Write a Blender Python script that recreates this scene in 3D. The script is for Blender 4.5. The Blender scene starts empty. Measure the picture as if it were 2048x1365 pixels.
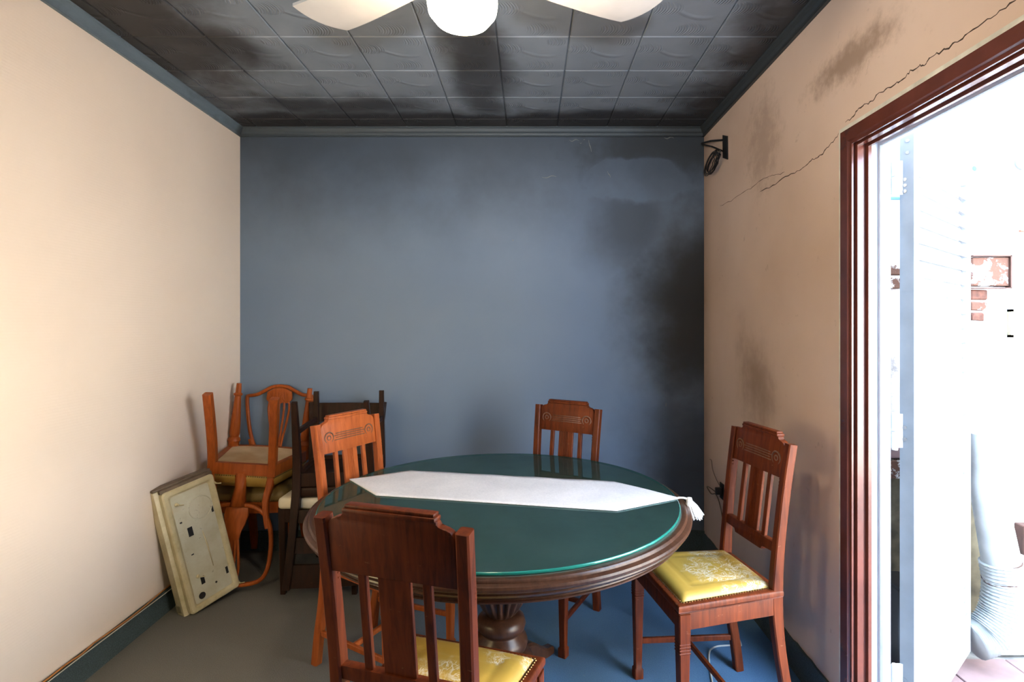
import bpy, bmesh, math, random
from mathutils import Vector, Matrix
PI = math.pi
rnd = random.Random(7)
SC = bpy.context.scene
COL = SC.collection

# ------------------------------------------------------------------ camera, world, sun, exposure
EYE = 1.40
cd = bpy.data.cameras.new('camera'); cam = bpy.data.objects.new('camera', cd); COL.objects.link(cam)
cd.sensor_width = 36.0; cd.lens = 1091 / 2048 * 36.0
cd.shift_x = -35 / 2048; cd.shift_y = -32.5 / 2048
cd.clip_start = 0.02
cam.location = (0, 0, EYE); cam.rotation_euler = (PI / 2, 0, 0)
SC.camera = cam
SC.view_settings.view_transform = 'Standard'; SC.view_settings.look = 'None'
SC.view_settings.gamma = 1.0; SC.view_settings.use_curve_mapping = False
SC.view_settings.exposure = 2.15
SC.cycles.use_denoising = True
SC.cycles.max_bounces = 10; SC.cycles.diffuse_bounces = 6; SC.cycles.transparent_max_bounces = 12
SC.cycles.sample_clamp_indirect = 12.0

world = bpy.data.worlds.new('world'); SC.world = world; world.use_nodes = True
bg = world.node_tree.nodes['Background']
bg.inputs[0].default_value = (0.55, 0.74, 1.0, 1); bg.inputs[1].default_value = 5.2

def add_light(name, kind, loc, energy, color, rot=None, **kw):
    l = bpy.data.lights.new(name, kind); l.energy = energy; l.color = color
    for k, v in kw.items(): setattr(l, k, v)
    o = bpy.data.objects.new(name, l); o.location = loc
    if rot is not None: o.rotation_euler = rot
    COL.objects.link(o); return o
def aim(d): return Vector(d).to_track_quat('-Z', 'Y').to_euler()

add_light('sun', 'SUN', (0, 5, 6), 31.0, (1.0, 0.90, 0.74), aim((0.62, -0.40, -0.85)), angle=0.02)
# daylight entering through the door opening
DOOR = add_light('door_daylight', 'AREA', (1.30, 1.31, 1.05), 1.0, (1, 1, 1), (0, -PI / 2, 0), shape='RECTANGLE', size=2.0, size_y=1.0)
DOOR.rotation_euler = aim((-1, 0, 0)); DOOR.data.size = 1.15; DOOR.data.size_y = 2.0
DOOR.data.cycles.is_portal = True

# unseen warm light added for the wall glow, beside the left wall and left of the camera
add_light('side_lamp', 'POINT', (-1.38, 1.12, 1.12), 4.2, (1.0, 0.80, 0.42), shadow_soft_size=0.15)

# unseen fill spot added behind the camera, tilted up at the ceiling (throws the blade shadows)
add_light('bounce_light', 'SPOT', (0.04, -0.48, 1.40), 78.0, (0.80, 0.90, 1.0), aim((0.0, 2.5, 1.75)), spot_size=math.radians(74), spot_blend=1.0, shadow_soft_size=0.05)

# ------------------------------------------------------------------ node helper
class NT:
    def __init__(s, name, rough=0.6):
        s.m = bpy.data.materials.new(name); s.m.use_nodes = True
        s.t = s.m.node_tree; s.n = s.t.nodes; s.b = s.n['Principled BSDF']
        s.b.inputs['Roughness'].default_value = rough
    def new(s, ty, **kw):
        n = s.n.new(ty)
        for k, v in kw.items(): setattr(n, k, v)
        return n
    def link(s, a, b): s.t.links.new(a, b)
    def put(s, sock, v):
        if hasattr(v, 'node'): s.link(v, sock)
        elif isinstance(v, (tuple, list)) and len(v) == 3 and sock.type == 'RGBA': sock.default_value = (*v, 1)
        else: sock.default_value = v
    def pos(s): return s.new('ShaderNodeNewGeometry').outputs['Position']
    def obj(s): return s.new('ShaderNodeTexCoord').outputs['Object']
    def mapv(s, v, scale=(1, 1, 1), loc=(0, 0, 0)):
        n = s.new('ShaderNodeMapping'); s.link(v, n.inputs[0]); n.inputs['Scale'].default_value = scale; n.inputs['Location'].default_value = loc
        return n.outputs[0]
    def noise(s, v, scale=5, detail=3, rough=0.5, dist=0):
        n = s.new('ShaderNodeTexNoise'); s.link(v, n.inputs['Vector']); n.inputs['Scale'].default_value = scale
        n.inputs['Detail'].default_value = detail; n.inputs['Roughness'].default_value = rough; n.inputs['Distortion'].default_value = dist
        return n.outputs['Fac']
    def vor(s, v, scale=5, feature='F1'):
        n = s.new('ShaderNodeTexVoronoi', feature=feature); s.link(v, n.inputs['Vector']); n.inputs['Scale'].default_value = scale
        return n.outputs['Distance']
    def m2(s, op, a, b=0.0, c=0.0, clamp=False):
        n = s.new('ShaderNodeMath', operation=op); n.use_clamp = clamp
        s.put(n.inputs[0], a); s.put(n.inputs[1], b)
        if op in ('MULTIPLY_ADD', 'SMOOTH_MIN', 'COMPARE'): s.put(n.inputs[2], c)
        return n.outputs[0]
    def ramp(s, f, *stops):
        n = s.new('ShaderNodeValToRGB'); s.link(f, n.inputs[0]); e = n.color_ramp.elements
        while len(e) < len(stops): e.new(0.5)
        for i, (p, c) in enumerate(stops):
            e[i].position = p; e[i].color = (c, c, c, 1) if isinstance(c, (int, float)) else (*c, 1)
        return n.outputs[0]
    def mix(s, f, a, b, mode='MIX'):
        n = s.new('ShaderNodeMix', data_type='RGBA', blend_type=mode)
        s.put(n.inputs[0], f); s.put(n.inputs[6], a); s.put(n.inputs[7], b)
        return n.outputs[2]
    def sep(s, v):
        n = s.new('ShaderNodeSeparateXYZ'); s.link(v, n.inputs[0]); return n.outputs
    def bump(s, h, strength=0.3, dist=0.01, prev=None):
        n = s.new('ShaderNodeBump'); s.link(h, n.inputs['Height']); n.inputs['Strength'].default_value = strength; n.inputs['Distance'].default_value = dist
        if prev is not None: s.link(prev, n.inputs['Normal'])
        return n.outputs[0]
    def blot(s, v, cx, cy, rx, ry, wob=None, amt=0.5, a='x', b='z', soft=(0.55, 1.15)):
        """soft elliptical patch in the plane (a, b) of vector v, edge broken by wob"""
        i = {'x': 0, 'y': 1, 'z': 2}; xyz = s.sep(v)
        dx = s.m2('DIVIDE', s.m2('SUBTRACT', xyz[i[a]], cx), rx); dy = s.m2('DIVIDE', s.m2('SUBTRACT', xyz[i[b]], cy), ry)
        d = s.m2('SQRT', s.m2('ADD', s.m2('MULTIPLY', dx, dx), s.m2('MULTIPLY', dy, dy)))
        if wob is not None: d = s.m2('ADD', d, s.m2('MULTIPLY', s.m2('SUBTRACT', wob, 0.5), amt))
        return s.ramp(d, (soft[0] * 0.5, 1.0), (soft[1] * 0.5 if soft[1] < 2 else 1, 0.0)) if False else \
            s.m2('SUBTRACT', 1.0, s.smooth(d, soft[0], soft[1]))
    def smooth(s, d, lo, hi):
        n = s.new('ShaderNodeMapRange', interpolation_type='SMOOTHSTEP'); s.put(n.inputs[0], d)
        n.inputs[1].default_value = lo; n.inputs[2].default_value = hi
        return n.outputs[0]
    def out(s, col=None, rough=None, normal=None, **kw):
        if col is not None: s.put(s.b.inputs['Base Color'], col)
        if rough is not None: s.put(s.b.inputs['Roughness'], rough)
        if normal is not None: s.link(normal, s.b.inputs['Normal'])
        for k, v in kw.items(): s.put(s.b.inputs[k.replace('_', ' ')], v)
        return s.m

def plain(name, col, rough=0.5, var=0.12, scale=14, bump=0.05, **kw):
    t = NT(name); v = t.obj(); f = t.noise(v, scale, 4)
    lo = tuple(c * (1 - var) for c in col); hi = tuple(min(1, c * (1 + var)) for c in col)
    return t.out(t.ramp(f, (0.3, lo), (0.7, hi)), rough, t.bump(f, bump, 0.004), **kw)

def wood(name, dark, mid, rough=0.3, scale=1.0, coat=0.25, wear=(0.45, 0.25, 0.13), wearamt=0.25):
    t = NT(name); v = t.obj()
    g = t.noise(t.mapv(v, (60 * scale, 60 * scale, 3.5 * scale)), 1.0, 5, 0.6, 0.6)
    b = t.noise(v, 5, 3)
    f = t.m2('ADD', t.m2('MULTIPLY', g, 0.65), t.m2('MULTIPLY', b, 0.35))
    c = t.ramp(f, (0.34, dark), (0.62, mid))
    sc = t.noise(t.mapv(v, (30, 30, 90)), 1.0, 4, 0.7)
    w = t.m2('MULTIPLY', t.smooth(sc, 0.66, 0.74), wearamt)
    c = t.mix(w, c, wear)
    r = t.m2('ADD', rough, t.m2('MULTIPLY', b, 0.12))
    return t.out(c, r, t.bump(g, 0.06, 0.002), Coat_Weight=coat, Coat_Roughness=0.25, Specular_IOR_Level=0.2)

M = {}
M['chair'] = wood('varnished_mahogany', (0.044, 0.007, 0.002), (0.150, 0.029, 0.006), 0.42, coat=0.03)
M['chair_lit'] = wood('honey_mahogany', (0.22, 0.048, 0.012), (0.42, 0.105, 0.024), 0.42, coat=0.15)  # brighter copy of the chair wood, light on the left chair painted in
M['carve'] = wood('dusty_carved_mahogany', (0.09, 0.035, 0.018), (0.19, 0.10, 0.065), 0.55, coat=0.0)
M['shield'] = wood('orange_mahogany', (0.22, 0.045, 0.007), (0.38, 0.085, 0.013), 0.40, coat=0.15)
M['dark'] = wood('dark_stained_wood', (0.012, 0.005, 0.003), (0.030, 0.011, 0.005), 0.42, coat=0.04)
M['table'] = wood('walnut_table_wood', (0.022, 0.009, 0.005), (0.062, 0.026, 0.014), 0.30, coat=0.25, wear=(0.3, 0.2, 0.13), wearamt=0.15)

def leather(name, base, scuff, amount):
    t = NT(name); v = t.obj()
    n1 = t.noise(v, 9, 4, 0.6); n2 = t.noise(v, 3, 2)
    c = t.mix(n1, tuple(x * 0.72 for x in base), base)
    # dry cracks and rubbed streaks
    wob = t.new('ShaderNodeVectorMath', operation='ADD'); nn = t.new('ShaderNodeTexNoise'); t.link(v, nn.inputs['Vector']); nn.inputs['Scale'].default_value = 5; nn.inputs['Detail'].default_value = 4
    sc = t.new('ShaderNodeVectorMath', operation='SCALE'); t.link(nn.outputs['Color'], sc.inputs[0]); sc.inputs['Scale'].default_value = 0.16
    t.link(v, wob.inputs[0]); t.link(sc.outputs[0], wob.inputs[1])
    e = t.vor(wob.outputs[0], 15, 'DISTANCE_TO_EDGE')
    crack = t.m2('MULTIPLY', t.m2('SUBTRACT', 1.0, t.smooth(e, 0.004, 0.035)), 0.55)
    rn_ = t.noise(t.mapv(v, (22, 14, 22)), 1.0, 5, 0.75, 2.0)
    ridge = t.m2('SUBTRACT', 1.0, t.smooth(t.m2('ABSOLUTE', t.m2('SUBTRACT', rn_, 0.5)), 0.004, 0.028))
    crack = t.m2('MAXIMUM', crack, ridge)
    gate = t.smooth(t.noise(v, 6.5, 3, 0.6), 0.47, 0.58)
    streak = t.smooth(t.noise(t.mapv(v, (16, 60, 16)), 1.0, 5, 0.7, 1.2), 0.56, 0.64)
    s = t.m2('MAXIMUM', t.m2('MULTIPLY', crack, gate), t.m2('MULTIPLY', streak, t.smooth(n2, 0.5, 0.62)))
    c = t.mix(t.m2('MULTIPLY', s, amount), c, scuff)
    f = t.noise(v, 160, 2)
    return t.out(c, t.m2('ADD', 0.42, t.m2('MULTIPLY', s, 0.3)), t.bump(f, 0.12, 0.002))
M['yellow'] = leather('worn_yellow_leather', (0.50, 0.315, 0.055), (0.66, 0.64, 0.55), 1.0)
M['mustard'] = leather('mustard_leather', (0.44, 0.27, 0.05), (0.5, 0.4, 0.22), 0.4)
M['olive'] = leather('olive_leather', (0.23, 0.15, 0.04), (0.3, 0.22, 0.12), 0.3)
M['cream_pad'] = plain('cream_vinyl', (0.72, 0.66, 0.50), 0.5)
M['brass'] = plain('tarnished_brass', (0.22, 0.13, 0.05), 0.38, Metallic=0.9)

t = NT('canvas_underside'); v = t.obj()
f = t.noise(v, 4, 3); w = t.noise(v, 220, 1)
M['canvas'] = t.out(t.ramp(f, (0.3, (0.42, 0.27, 0.13)), (0.65, (0.70, 0.53, 0.32))), 0.9, t.bump(w, 0.3, 0.002))

# room surfaces ------------------------------------------------------
t = NT('cream_plaster'); p = t.pos(); f = t.noise(p, 1.3, 4); g = t.noise(p, 60, 3)
c = t.ramp(f, (0.3, (0.72, 0.61, 0.52)), (0.7, (0.78, 0.67, 0.575)))
h = t.new('ShaderNodeTexWave'); t.link(p, h.inputs[0]); h.inputs['Scale'].default_value = 28; h.bands_direction = 'Z'
M['wall_left'] = t.out(c, 0.85, t.bump(t.m2('ADD', g, t.m2('MULTIPLY', h.outputs['Fac'], 0.3)), 0.10, 0.003))

t = NT('blue_plaster'); p = t.pos(); w = t.noise(p, 2.6, 5, 0.6); w2 = t.noise(p, 9, 4)
c = t.ramp(t.noise(p, 1.1, 3), (0.3, (0.140, 0.198, 0.290)), (0.7, (0.172, 0.232, 0.322)))
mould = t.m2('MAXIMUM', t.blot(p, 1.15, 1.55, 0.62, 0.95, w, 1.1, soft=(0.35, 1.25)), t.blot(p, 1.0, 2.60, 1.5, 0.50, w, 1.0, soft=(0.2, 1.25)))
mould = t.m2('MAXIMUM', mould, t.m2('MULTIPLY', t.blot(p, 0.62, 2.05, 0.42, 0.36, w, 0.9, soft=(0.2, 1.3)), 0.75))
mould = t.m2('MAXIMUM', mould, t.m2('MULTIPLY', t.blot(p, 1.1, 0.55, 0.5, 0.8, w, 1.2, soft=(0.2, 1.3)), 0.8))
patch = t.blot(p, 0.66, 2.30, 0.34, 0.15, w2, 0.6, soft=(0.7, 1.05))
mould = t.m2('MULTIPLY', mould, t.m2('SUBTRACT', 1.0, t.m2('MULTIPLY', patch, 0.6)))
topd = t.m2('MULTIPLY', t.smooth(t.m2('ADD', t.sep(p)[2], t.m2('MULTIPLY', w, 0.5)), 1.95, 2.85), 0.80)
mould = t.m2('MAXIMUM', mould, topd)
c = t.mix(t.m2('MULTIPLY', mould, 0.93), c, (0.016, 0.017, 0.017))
M['wall_back'] = t.out(c, t.m2('ADD', 0.42, t.m2('MULTIPLY', w, 0.2)), t.bump(t.noise(p, 24, 4), 0.05, 0.004))

t = NT('blush_plaster'); p = t.pos(); w = t.noise(p, 3.0, 5, 0.65); w2 = t.noise(p, 11, 5, 0.7)
c = t.ramp(t.noise(p, 1.6, 4), (0.3, (0.55, 0.405, 0.315)), (0.7, (0.65, 0.50, 0.41)))
d = t.m2('MAXIMUM', t.m2('MULTIPLY', t.blot(p, 2.62, 1.15, 0.30, 0.35, w, 1.6, a='y', soft=(0.1, 1.0)), 0.7), t.m2('MULTIPLY', t.blot(p, 1.85, 2.30, 0.35, 0.10, w2, 1.6, a='y', soft=(0.1, 1.0)), 0.75))
d = t.m2('MAXIMUM', d, t.m2('MULTIPLY', t.blot(p, 2.55, 2.25, 0.25, 0.3, w2, 1.8, a='y', soft=(0.1, 1.0)), 0.45))
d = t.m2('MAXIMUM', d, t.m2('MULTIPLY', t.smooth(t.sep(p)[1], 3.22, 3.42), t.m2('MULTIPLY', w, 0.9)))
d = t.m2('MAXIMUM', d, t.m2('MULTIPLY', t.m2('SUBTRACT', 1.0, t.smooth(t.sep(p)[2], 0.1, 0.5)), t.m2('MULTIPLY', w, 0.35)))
d = t.m2('MAXIMUM', d, t.m2('MULTIPLY', t.smooth(w2, 0.62, 0.75), 0.35))
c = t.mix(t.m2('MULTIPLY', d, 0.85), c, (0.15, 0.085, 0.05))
M['wall_right'] = t.out(c, 0.82, t.bump(w2, 0.18, 0.004))

def ceil_mat(name, relief):
    t = NT(name); p = t.pos(); w = t.noise(p, 2.8, 5, 0.6, 0.4); w2 = t.noise(t.mapv(p, (1, 1, 1)), 7, 4)
    c = t.ramp(w2, (0.3, (0.165, 0.185, 0.21)), (0.7, (0.20, 0.222, 0.25)))
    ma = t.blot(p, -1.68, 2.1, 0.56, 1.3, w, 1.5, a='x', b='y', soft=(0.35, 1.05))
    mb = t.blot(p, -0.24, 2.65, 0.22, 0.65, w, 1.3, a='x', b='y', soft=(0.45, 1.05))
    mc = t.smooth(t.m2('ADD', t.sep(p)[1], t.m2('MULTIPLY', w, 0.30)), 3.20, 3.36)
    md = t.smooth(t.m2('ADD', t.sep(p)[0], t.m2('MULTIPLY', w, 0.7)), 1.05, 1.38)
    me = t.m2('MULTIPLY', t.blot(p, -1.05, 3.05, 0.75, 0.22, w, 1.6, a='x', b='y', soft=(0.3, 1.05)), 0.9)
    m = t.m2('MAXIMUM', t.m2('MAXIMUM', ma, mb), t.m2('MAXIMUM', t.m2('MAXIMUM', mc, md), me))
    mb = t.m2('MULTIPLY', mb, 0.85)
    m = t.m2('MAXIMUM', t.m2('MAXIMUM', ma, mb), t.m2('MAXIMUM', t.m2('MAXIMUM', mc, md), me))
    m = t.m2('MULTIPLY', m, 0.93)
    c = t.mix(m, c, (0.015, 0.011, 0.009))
    n = t.bump(w2, 0.05, 0.004)
    if relief:   # embossed fans of ripples and a leaf sweep, moulded into the tile
        o = t.obj()
        hs = None
        for cx, cy, rr in ((0.035, 0.10, 0.075), (-0.10, -0.05, 0.07), (0.10, -0.11, 0.05)):
            q = t.mapv(o, (1, 1, 0), (-cx, -cy, 0)); x, y, z = t.sep(q)
            r = t.m2('SQRT', t.m2('ADD', t.m2('MULTIPLY', x, x), t.m2('MULTIPLY', t.m2('MULTIPLY', y, y), 2.2)))
            xs = t.m2('ADD', t.m2('MULTIPLY', x, 560), t.m2('MULTIPLY', t.m2('MULTIPLY', y, y), 5200))
            k = t.m2('MULTIPLY', t.m2('SINE', xs), t.m2('SUBTRACT', 1.0, t.smooth(r, rr * 0.7, rr)))
            hs = k if hs is None else t.m2('ADD', hs, k)
        x, y, z = t.sep(o)
        leaf = t.m2('ABSOLUTE', t.m2('SUBTRACT', t.m2('ADD', y, t.m2('MULTIPLY', t.m2('MULTIPLY', x, x), 4.0)), t.m2('MULTIPLY', x, 0.5)))
        leaf = t.m2('MULTIPLY', t.m2('SUBTRACT', 1.0, t.smooth(leaf, 0.0, 0.02)), t.m2('SUBTRACT', 1.0, t.smooth(t.m2('ABSOLUTE', x), 0.05, 0.12)))
        hs = t.m2('ADD', hs, t.m2('MULTIPLY', leaf, 2.0))
        n = t.bump(hs, 0.55, 0.0022, n)
    return t.out(c, 0.55, n)
M['tile'] = ceil_mat('painted_ceiling_tile', True)
M['ceil'] = ceil_mat('painted_ceiling_board', False)
t = NT('cove_paint'); p = t.pos(); w = t.noise(p, 3, 4, 0.6)
x, y, z = t.sep(p)
dk = t.m2('MAXIMUM', t.m2('MULTIPLY', t.smooth(t.m2('ADD', x, w), 0.2, 1.5), 0.95), t.m2('MULTIPLY', t.smooth(w, 0.52, 0.7), 0.5))
dk = t.m2('MAXIMUM', dk, t.m2('MULTIPLY', t.smooth(y, 3.30, 3.355), 0.75))
c = t.mix(dk, (0.125, 0.165, 0.200), (0.022, 0.024, 0.024))
M['cove'] = t.out(c, 0.5)

t = NT('blue_grey_carpet'); p = t.pos(); f = t.noise(p, 260, 2, 0.7); g = t.noise(p, 1.6, 4, 0.6); gg = t.noise(p, 30, 4, 0.7)
worn = t.m2('SUBTRACT', 1.0, t.smooth(t.m2('ADD', t.sep(p)[0], t.m2('MULTIPLY', g, 0.5)), -0.75, 0.35))  # warm light at left, daylight at right, blended into the carpet colour
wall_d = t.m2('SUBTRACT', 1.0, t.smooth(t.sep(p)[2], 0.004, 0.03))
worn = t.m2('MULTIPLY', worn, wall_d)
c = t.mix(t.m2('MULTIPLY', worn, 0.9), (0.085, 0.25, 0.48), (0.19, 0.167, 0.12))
c = t.mix(f, t.mix(0.45, c, (0, 0, 0)), t.mix(0.12, c, (0.5, 0.5, 0.5)))
c = t.mix(t.m2('MULTIPLY', t.smooth(gg, 0.62, 0.75), 0.15), c, (0.35, 0.36, 0.36))
M['carpet'] = t.out(c, 0.95, t.bump(f, 0.8, 0.006))
t = NT('carpet_skirting'); p = t.pos(); f = t.noise(p, 240, 2, 0.7)
M['skirt'] = t.out(t.ramp(f, (0.3, (0.022, 0.036, 0.042)), (0.7, (0.06, 0.092, 0.10))), 0.95, t.bump(f, 0.7, 0.005))

M['door_brown'] = plain('brown_painted_steel', (0.115, 0.030, 0.018), 0.26, 0.2, 8, Coat_Weight=0.3)
M['bare_plaster'] = plain('pale_plaster_edge', (0.60, 0.60, 0.53), 0.85, 0.2, 20)
M['alu'] = plain('white_lacquered_aluminium', (0.50, 0.53, 0.57), 0.5, 0.05)
M['alu_leaf'] = plain('weathered_white_aluminium', (0.34, 0.36, 0.38), 0.5, 0.06)
M['alu_grey'] = plain('grey_aluminium_edge', (0.15, 0.17, 0.19), 0.5, 0.12, 10)
M['screw'] = plain('dull_steel', (0.25, 0.26, 0.27), 0.4, Metallic=0.8)
M['handle'] = plain('dark_grey_handle', (0.035, 0.037, 0.042), 0.5)
M['black'] = plain('black_plastic', (0.008, 0.008, 0.009), 0.4)
M['chip'] = plain('chipped_paint', (0.22, 0.22, 0.20), 0.9)
M['crack'] = plain('crack_shadow', (0.05, 0.03, 0.02), 0.9)
M['fan'] = plain('cream_fan_blade', (0.43, 0.40, 0.37), 0.45, 0.05, Coat_Weight=0.1)
M['fan_white'] = plain('white_enamel', (0.75, 0.72, 0.66), 0.35, 0.03)
t = NT('runner_cloth'); v = t.obj(); f = t.noise(v, 130, 3, 0.8); g = t.noise(v, 5, 4)
h = t.new('ShaderNodeTexWave'); t.link(v, h.inputs[0]); h.inputs['Scale'].default_value = 70; h.bands_direction = 'Y'; h.inputs['Distortion'].default_value = 1
M['cloth'] = t.out(t.ramp(t.m2('ADD', t.m2('MULTIPLY', g, 0.5), t.m2('MULTIPLY', f, 0.5)), (0.3, (0.58, 0.59, 0.64)), (0.65, (0.80, 0.80, 0.84))), 0.92,
                   t.bump(t.m2('ADD', f, t.m2('MULTIPLY', h.outputs['Fac'], 0.6)), 0.6, 0.004))
M['tassel'] = plain('white_yarn', (0.82, 0.82, 0.82), 0.9, 0.08, 80, 0.4)

# dark green tinted glass plate lying on the table
t = NT('green_glass_plate'); t.n.remove(t.b); o = t.n['Material Output']
tr = t.new('ShaderNodeBsdfTransparent'); tr.inputs[0].default_value = (0.42, 0.80, 0.68, 1)
gl = t.new('ShaderNodeBsdfGlossy'); gl.inputs['Roughness'].default_value = 0.03; gl.inputs[0].default_value = (0.55, 0.80, 0.78, 1)
df = t.new('ShaderNodeBsdfDiffuse'); df.inputs[0].default_value = (0.050, 0.095, 0.088, 1)
dust = t.noise(t.obj(), 5, 5, 0.7)  # hazy reflection painted as a patchy diffuse layer
m1 = t.new('ShaderNodeMixShader'); t.link(t.m2('MULTIPLY_ADD', t.smooth(dust, 0.4, 0.75), 0.18, 0.30), m1.inputs[0]); t.link(tr.outputs[0], m1.inputs[1]); t.link(df.outputs[0], m1.inputs[2])
fr = t.new('ShaderNodeFresnel'); fr.inputs[0].default_value = 1.5
m2_ = t.new('ShaderNodeMixShader'); t.link(fr.outputs[0], m2_.inputs[0]); t.link(m1.outputs[0], m2_.inputs[1]); t.link(gl.outputs[0], m2_.inputs[2]); t.link(m2_.outputs[0], o.inputs[0])
M['glass'] = t.m
M['glass_edge'] = plain('teal_glass_edge', (0.01, 0.16, 0.13), 0.15, 0.1, Coat_Weight=0.6)
M['tabletop'] = plain('dark_green_baize_top', (0.060, 0.078, 0.066), 0.6, 0.3, 5)

t = NT('lit_opal_glass', 0.3); t.out((0.95, 0.92, 0.85), 0.3); t.b.inputs['Emission Color'].default_value = (1.0, 0.78, 0.50, 1); t.b.inputs['Emission Strength'].default_value = 30.0
M['lamp'] = t.m

t = NT('stained_cream_enamel'); v = t.obj(); f = t.noise(v, 4, 5, 0.7); g = t.noise(v, 26, 4, 0.7)
c = t.ramp(f, (0.32, (0.36, 0.30, 0.15)), (0.62, (0.58, 0.51, 0.33)))
c = t.mix(t.m2('MULTIPLY', t.smooth(g, 0.60, 0.75), 0.4), c, (0.28, 0.19, 0.08))
M['enamel'] = t.out(c, 0.4, t.bump(f, 0.05, 0.004))
t = NT('greasy_grey_enamel'); v = t.obj(); f = t.noise(v, 5, 5, 0.65); g = t.noise(v, 40, 4, 0.8)
c = t.ramp(f, (0.32, (0.42, 0.38, 0.25)), (0.62, (0.56, 0.55, 0.45)))
c = t.mix(t.m2('MULTIPLY', t.smooth(g, 0.62, 0.72), 0.5), c, (0.12, 0.09, 0.05))
M['enamel_pan'] = t.out(c, 0.42, t.bump(f, 0.05, 0.004))
M['gasket'] = plain('grimy_brown_rim', (0.12, 0.085, 0.055), 0.6, 0.3, 30)

t = NT('weathered_white_render'); p = t.pos(); f = t.noise(p, 3, 6, 0.7); g = t.noise(p, 18, 6, 0.75)
c = t.ramp(f, (0.3, (0.42, 0.42, 0.42)), (0.55, (0.66, 0.66, 0.66)))
c = t.mix(t.m2('MULTIPLY', t.smooth(g, 0.56, 0.68), 0.65), c, (0.20, 0.20, 0.22))
M['render'] = t.out(c, 0.9, t.bump(g, 0.5, 0.01))
M['rough_render'] = plain('crumbling_render', (0.10, 0.09, 0.06), 0.95, 0.5, 12, 0.5)
M['brick'] = plain('exposed_brick', (0.09, 0.035, 0.022), 0.9, 0.45, 30, 0.5)
t = NT('flaking_brick'); v = t.pos(); f = t.noise(v, 16, 5, 0.7)
c = t.mix(t.smooth(f, 0.52, 0.58), (0.10, 0.045, 0.028), (0.5, 0.5, 0.5)); M['brick_flake'] = t.out(c, 0.9, t.bump(f, 0.5, 0.01))
M['paving'] = plain('red_terrace_tile', (0.22, 0.15, 0.15), 0.7, 0.2, 8)
M['concrete'] = plain('pale_concrete', (0.25, 0.25, 0.24), 0.9, 0.35, 14, 0.4)
M['duct'] = plain('pale_grey_duct', (0.33, 0.36, 0.36), 0.6, 0.2, 8)
M['rust'] = plain('rusty_brown_metal', (0.07, 0.03, 0.02), 0.7, 0.3)
M['blue'] = plain('blue_plastic_pipe', (0.10, 0.30, 0.62), 0.5)
M['red'] = plain('red_handle_paint', (0.45, 0.05, 0.02), 0.5)
M['wire_white'] = plain('white_cable', (0.55, 0.55, 0.5), 0.5)
M['wire_orange'] = plain('orange_brown_cord', (0.38, 0.16, 0.04), 0.5)
M['wire_brown'] = plain('brown_twin_cord', (0.10, 0.06, 0.035), 0.5)
M['paper'] = plain('yellowed_label_paper', (0.35, 0.32, 0.2), 0.8)
M['plaster_white'] = plain('white_room_paint', (0.7, 0.62, 0.52), 0.85)

# ------------------------------------------------------------------ mesh helpers
def link(name, bm, mat, parent=None, smooth=False, loc=None, label=None):
    me = bpy.data.meshes.new(name); bmesh.ops.recalc_face_normals(bm, faces=bm.faces); bm.to_mesh(me); bm.free()
    for mm in (mat if isinstance(mat, (list, tuple)) else [mat]): me.materials.append(mm)
    if smooth:
        me.shade_smooth()
        if smooth == 'auto':
            me.set_sharp_from_angle(angle=math.radians(35))
    o = bpy.data.objects.new(name, me); COL.objects.link(o)
    if parent is not None: o.parent = parent
    if loc is not None: o.location = loc
    if label: o['label'] = label
    return o
def tag(o, label, cat, group=None):
    o['label'] = label; o['category'] = cat
    if group: o['group'] = group
    return o
def thing(name, label, cat, loc=(0, 0, 0), rz=0, group=None, rot=None):
    o = bpy.data.objects.new(name, None); COL.objects.link(o); o.location = loc; o.rotation_euler = rot or (0, 0, rz); o.empty_display_size = 0.1
    return tag(o, label, cat, group)
def struct(o): o['kind'] = 'structure'; return o
def box(bm, x0, x1, y0, y1, z0, z1, bev=0.0, seg=2):
    vs = [bm.verts.new((x, y, z)) for x in (x0, x1) for y in (y0, y1) for z in (z0, z1)]
    F = [(0, 1, 3, 2), (4, 6, 7, 5), (0, 4, 5, 1), (2, 3, 7, 6), (0, 2, 6, 4), (1, 5, 7, 3)]
    fs = [bm.faces.new([vs[i] for i in f]) for f in F]
    if bev:
        es = {e for f in fs for e in f.edges}
        bmesh.ops.bevel(bm, geom=list(es), offset=bev, segments=seg, affect='EDGES', profile=0.5)
    return vs
def B(): return bmesh.new()
def boxm(*a, **k): bm = B(); box(bm, *a, **k); return bm
def sweep(bm, pts, w, d, lat=(1, 0, 0), bev=0.004, cap=True):
    """rectangular bar along pts; w across lat, d across the other way; w and d may be lists; corners chamfered"""
    n = len(pts); pts = [Vector(p) for p in pts]; rings = []
    for i, p in enumerate(pts):
        tg = (pts[min(i + 1, n - 1)] - pts[max(i - 1, 0)]).normalized(); L = Vector(lat); L = (L - tg * L.dot(tg)).normalized(); D = tg.cross(L)
        ww = (w[i] if isinstance(w, (list, tuple)) else w) / 2; dd = (d[i] if isinstance(d, (list, tuple)) else d) / 2
        b = min(bev, ww * 0.6, dd * 0.6)
        sec = [(-ww + b, -dd), (ww - b, -dd), (ww, -dd + b), (ww, dd - b), (ww - b, dd), (-ww + b, dd), (-ww, dd - b), (-ww, -dd + b)]
        rings.append([bm.verts.new(p + L * a + D * c) for a, c in sec])
    for i in range(n - 1):
        for j in range(8):
            k = (j + 1) % 8; bm.faces.new((rings[i][j], rings[i][k], rings[i + 1][k], rings[i + 1][j]))
    if cap: bm.faces.new(rings[0]); bm.faces.new(rings[-1])
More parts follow.
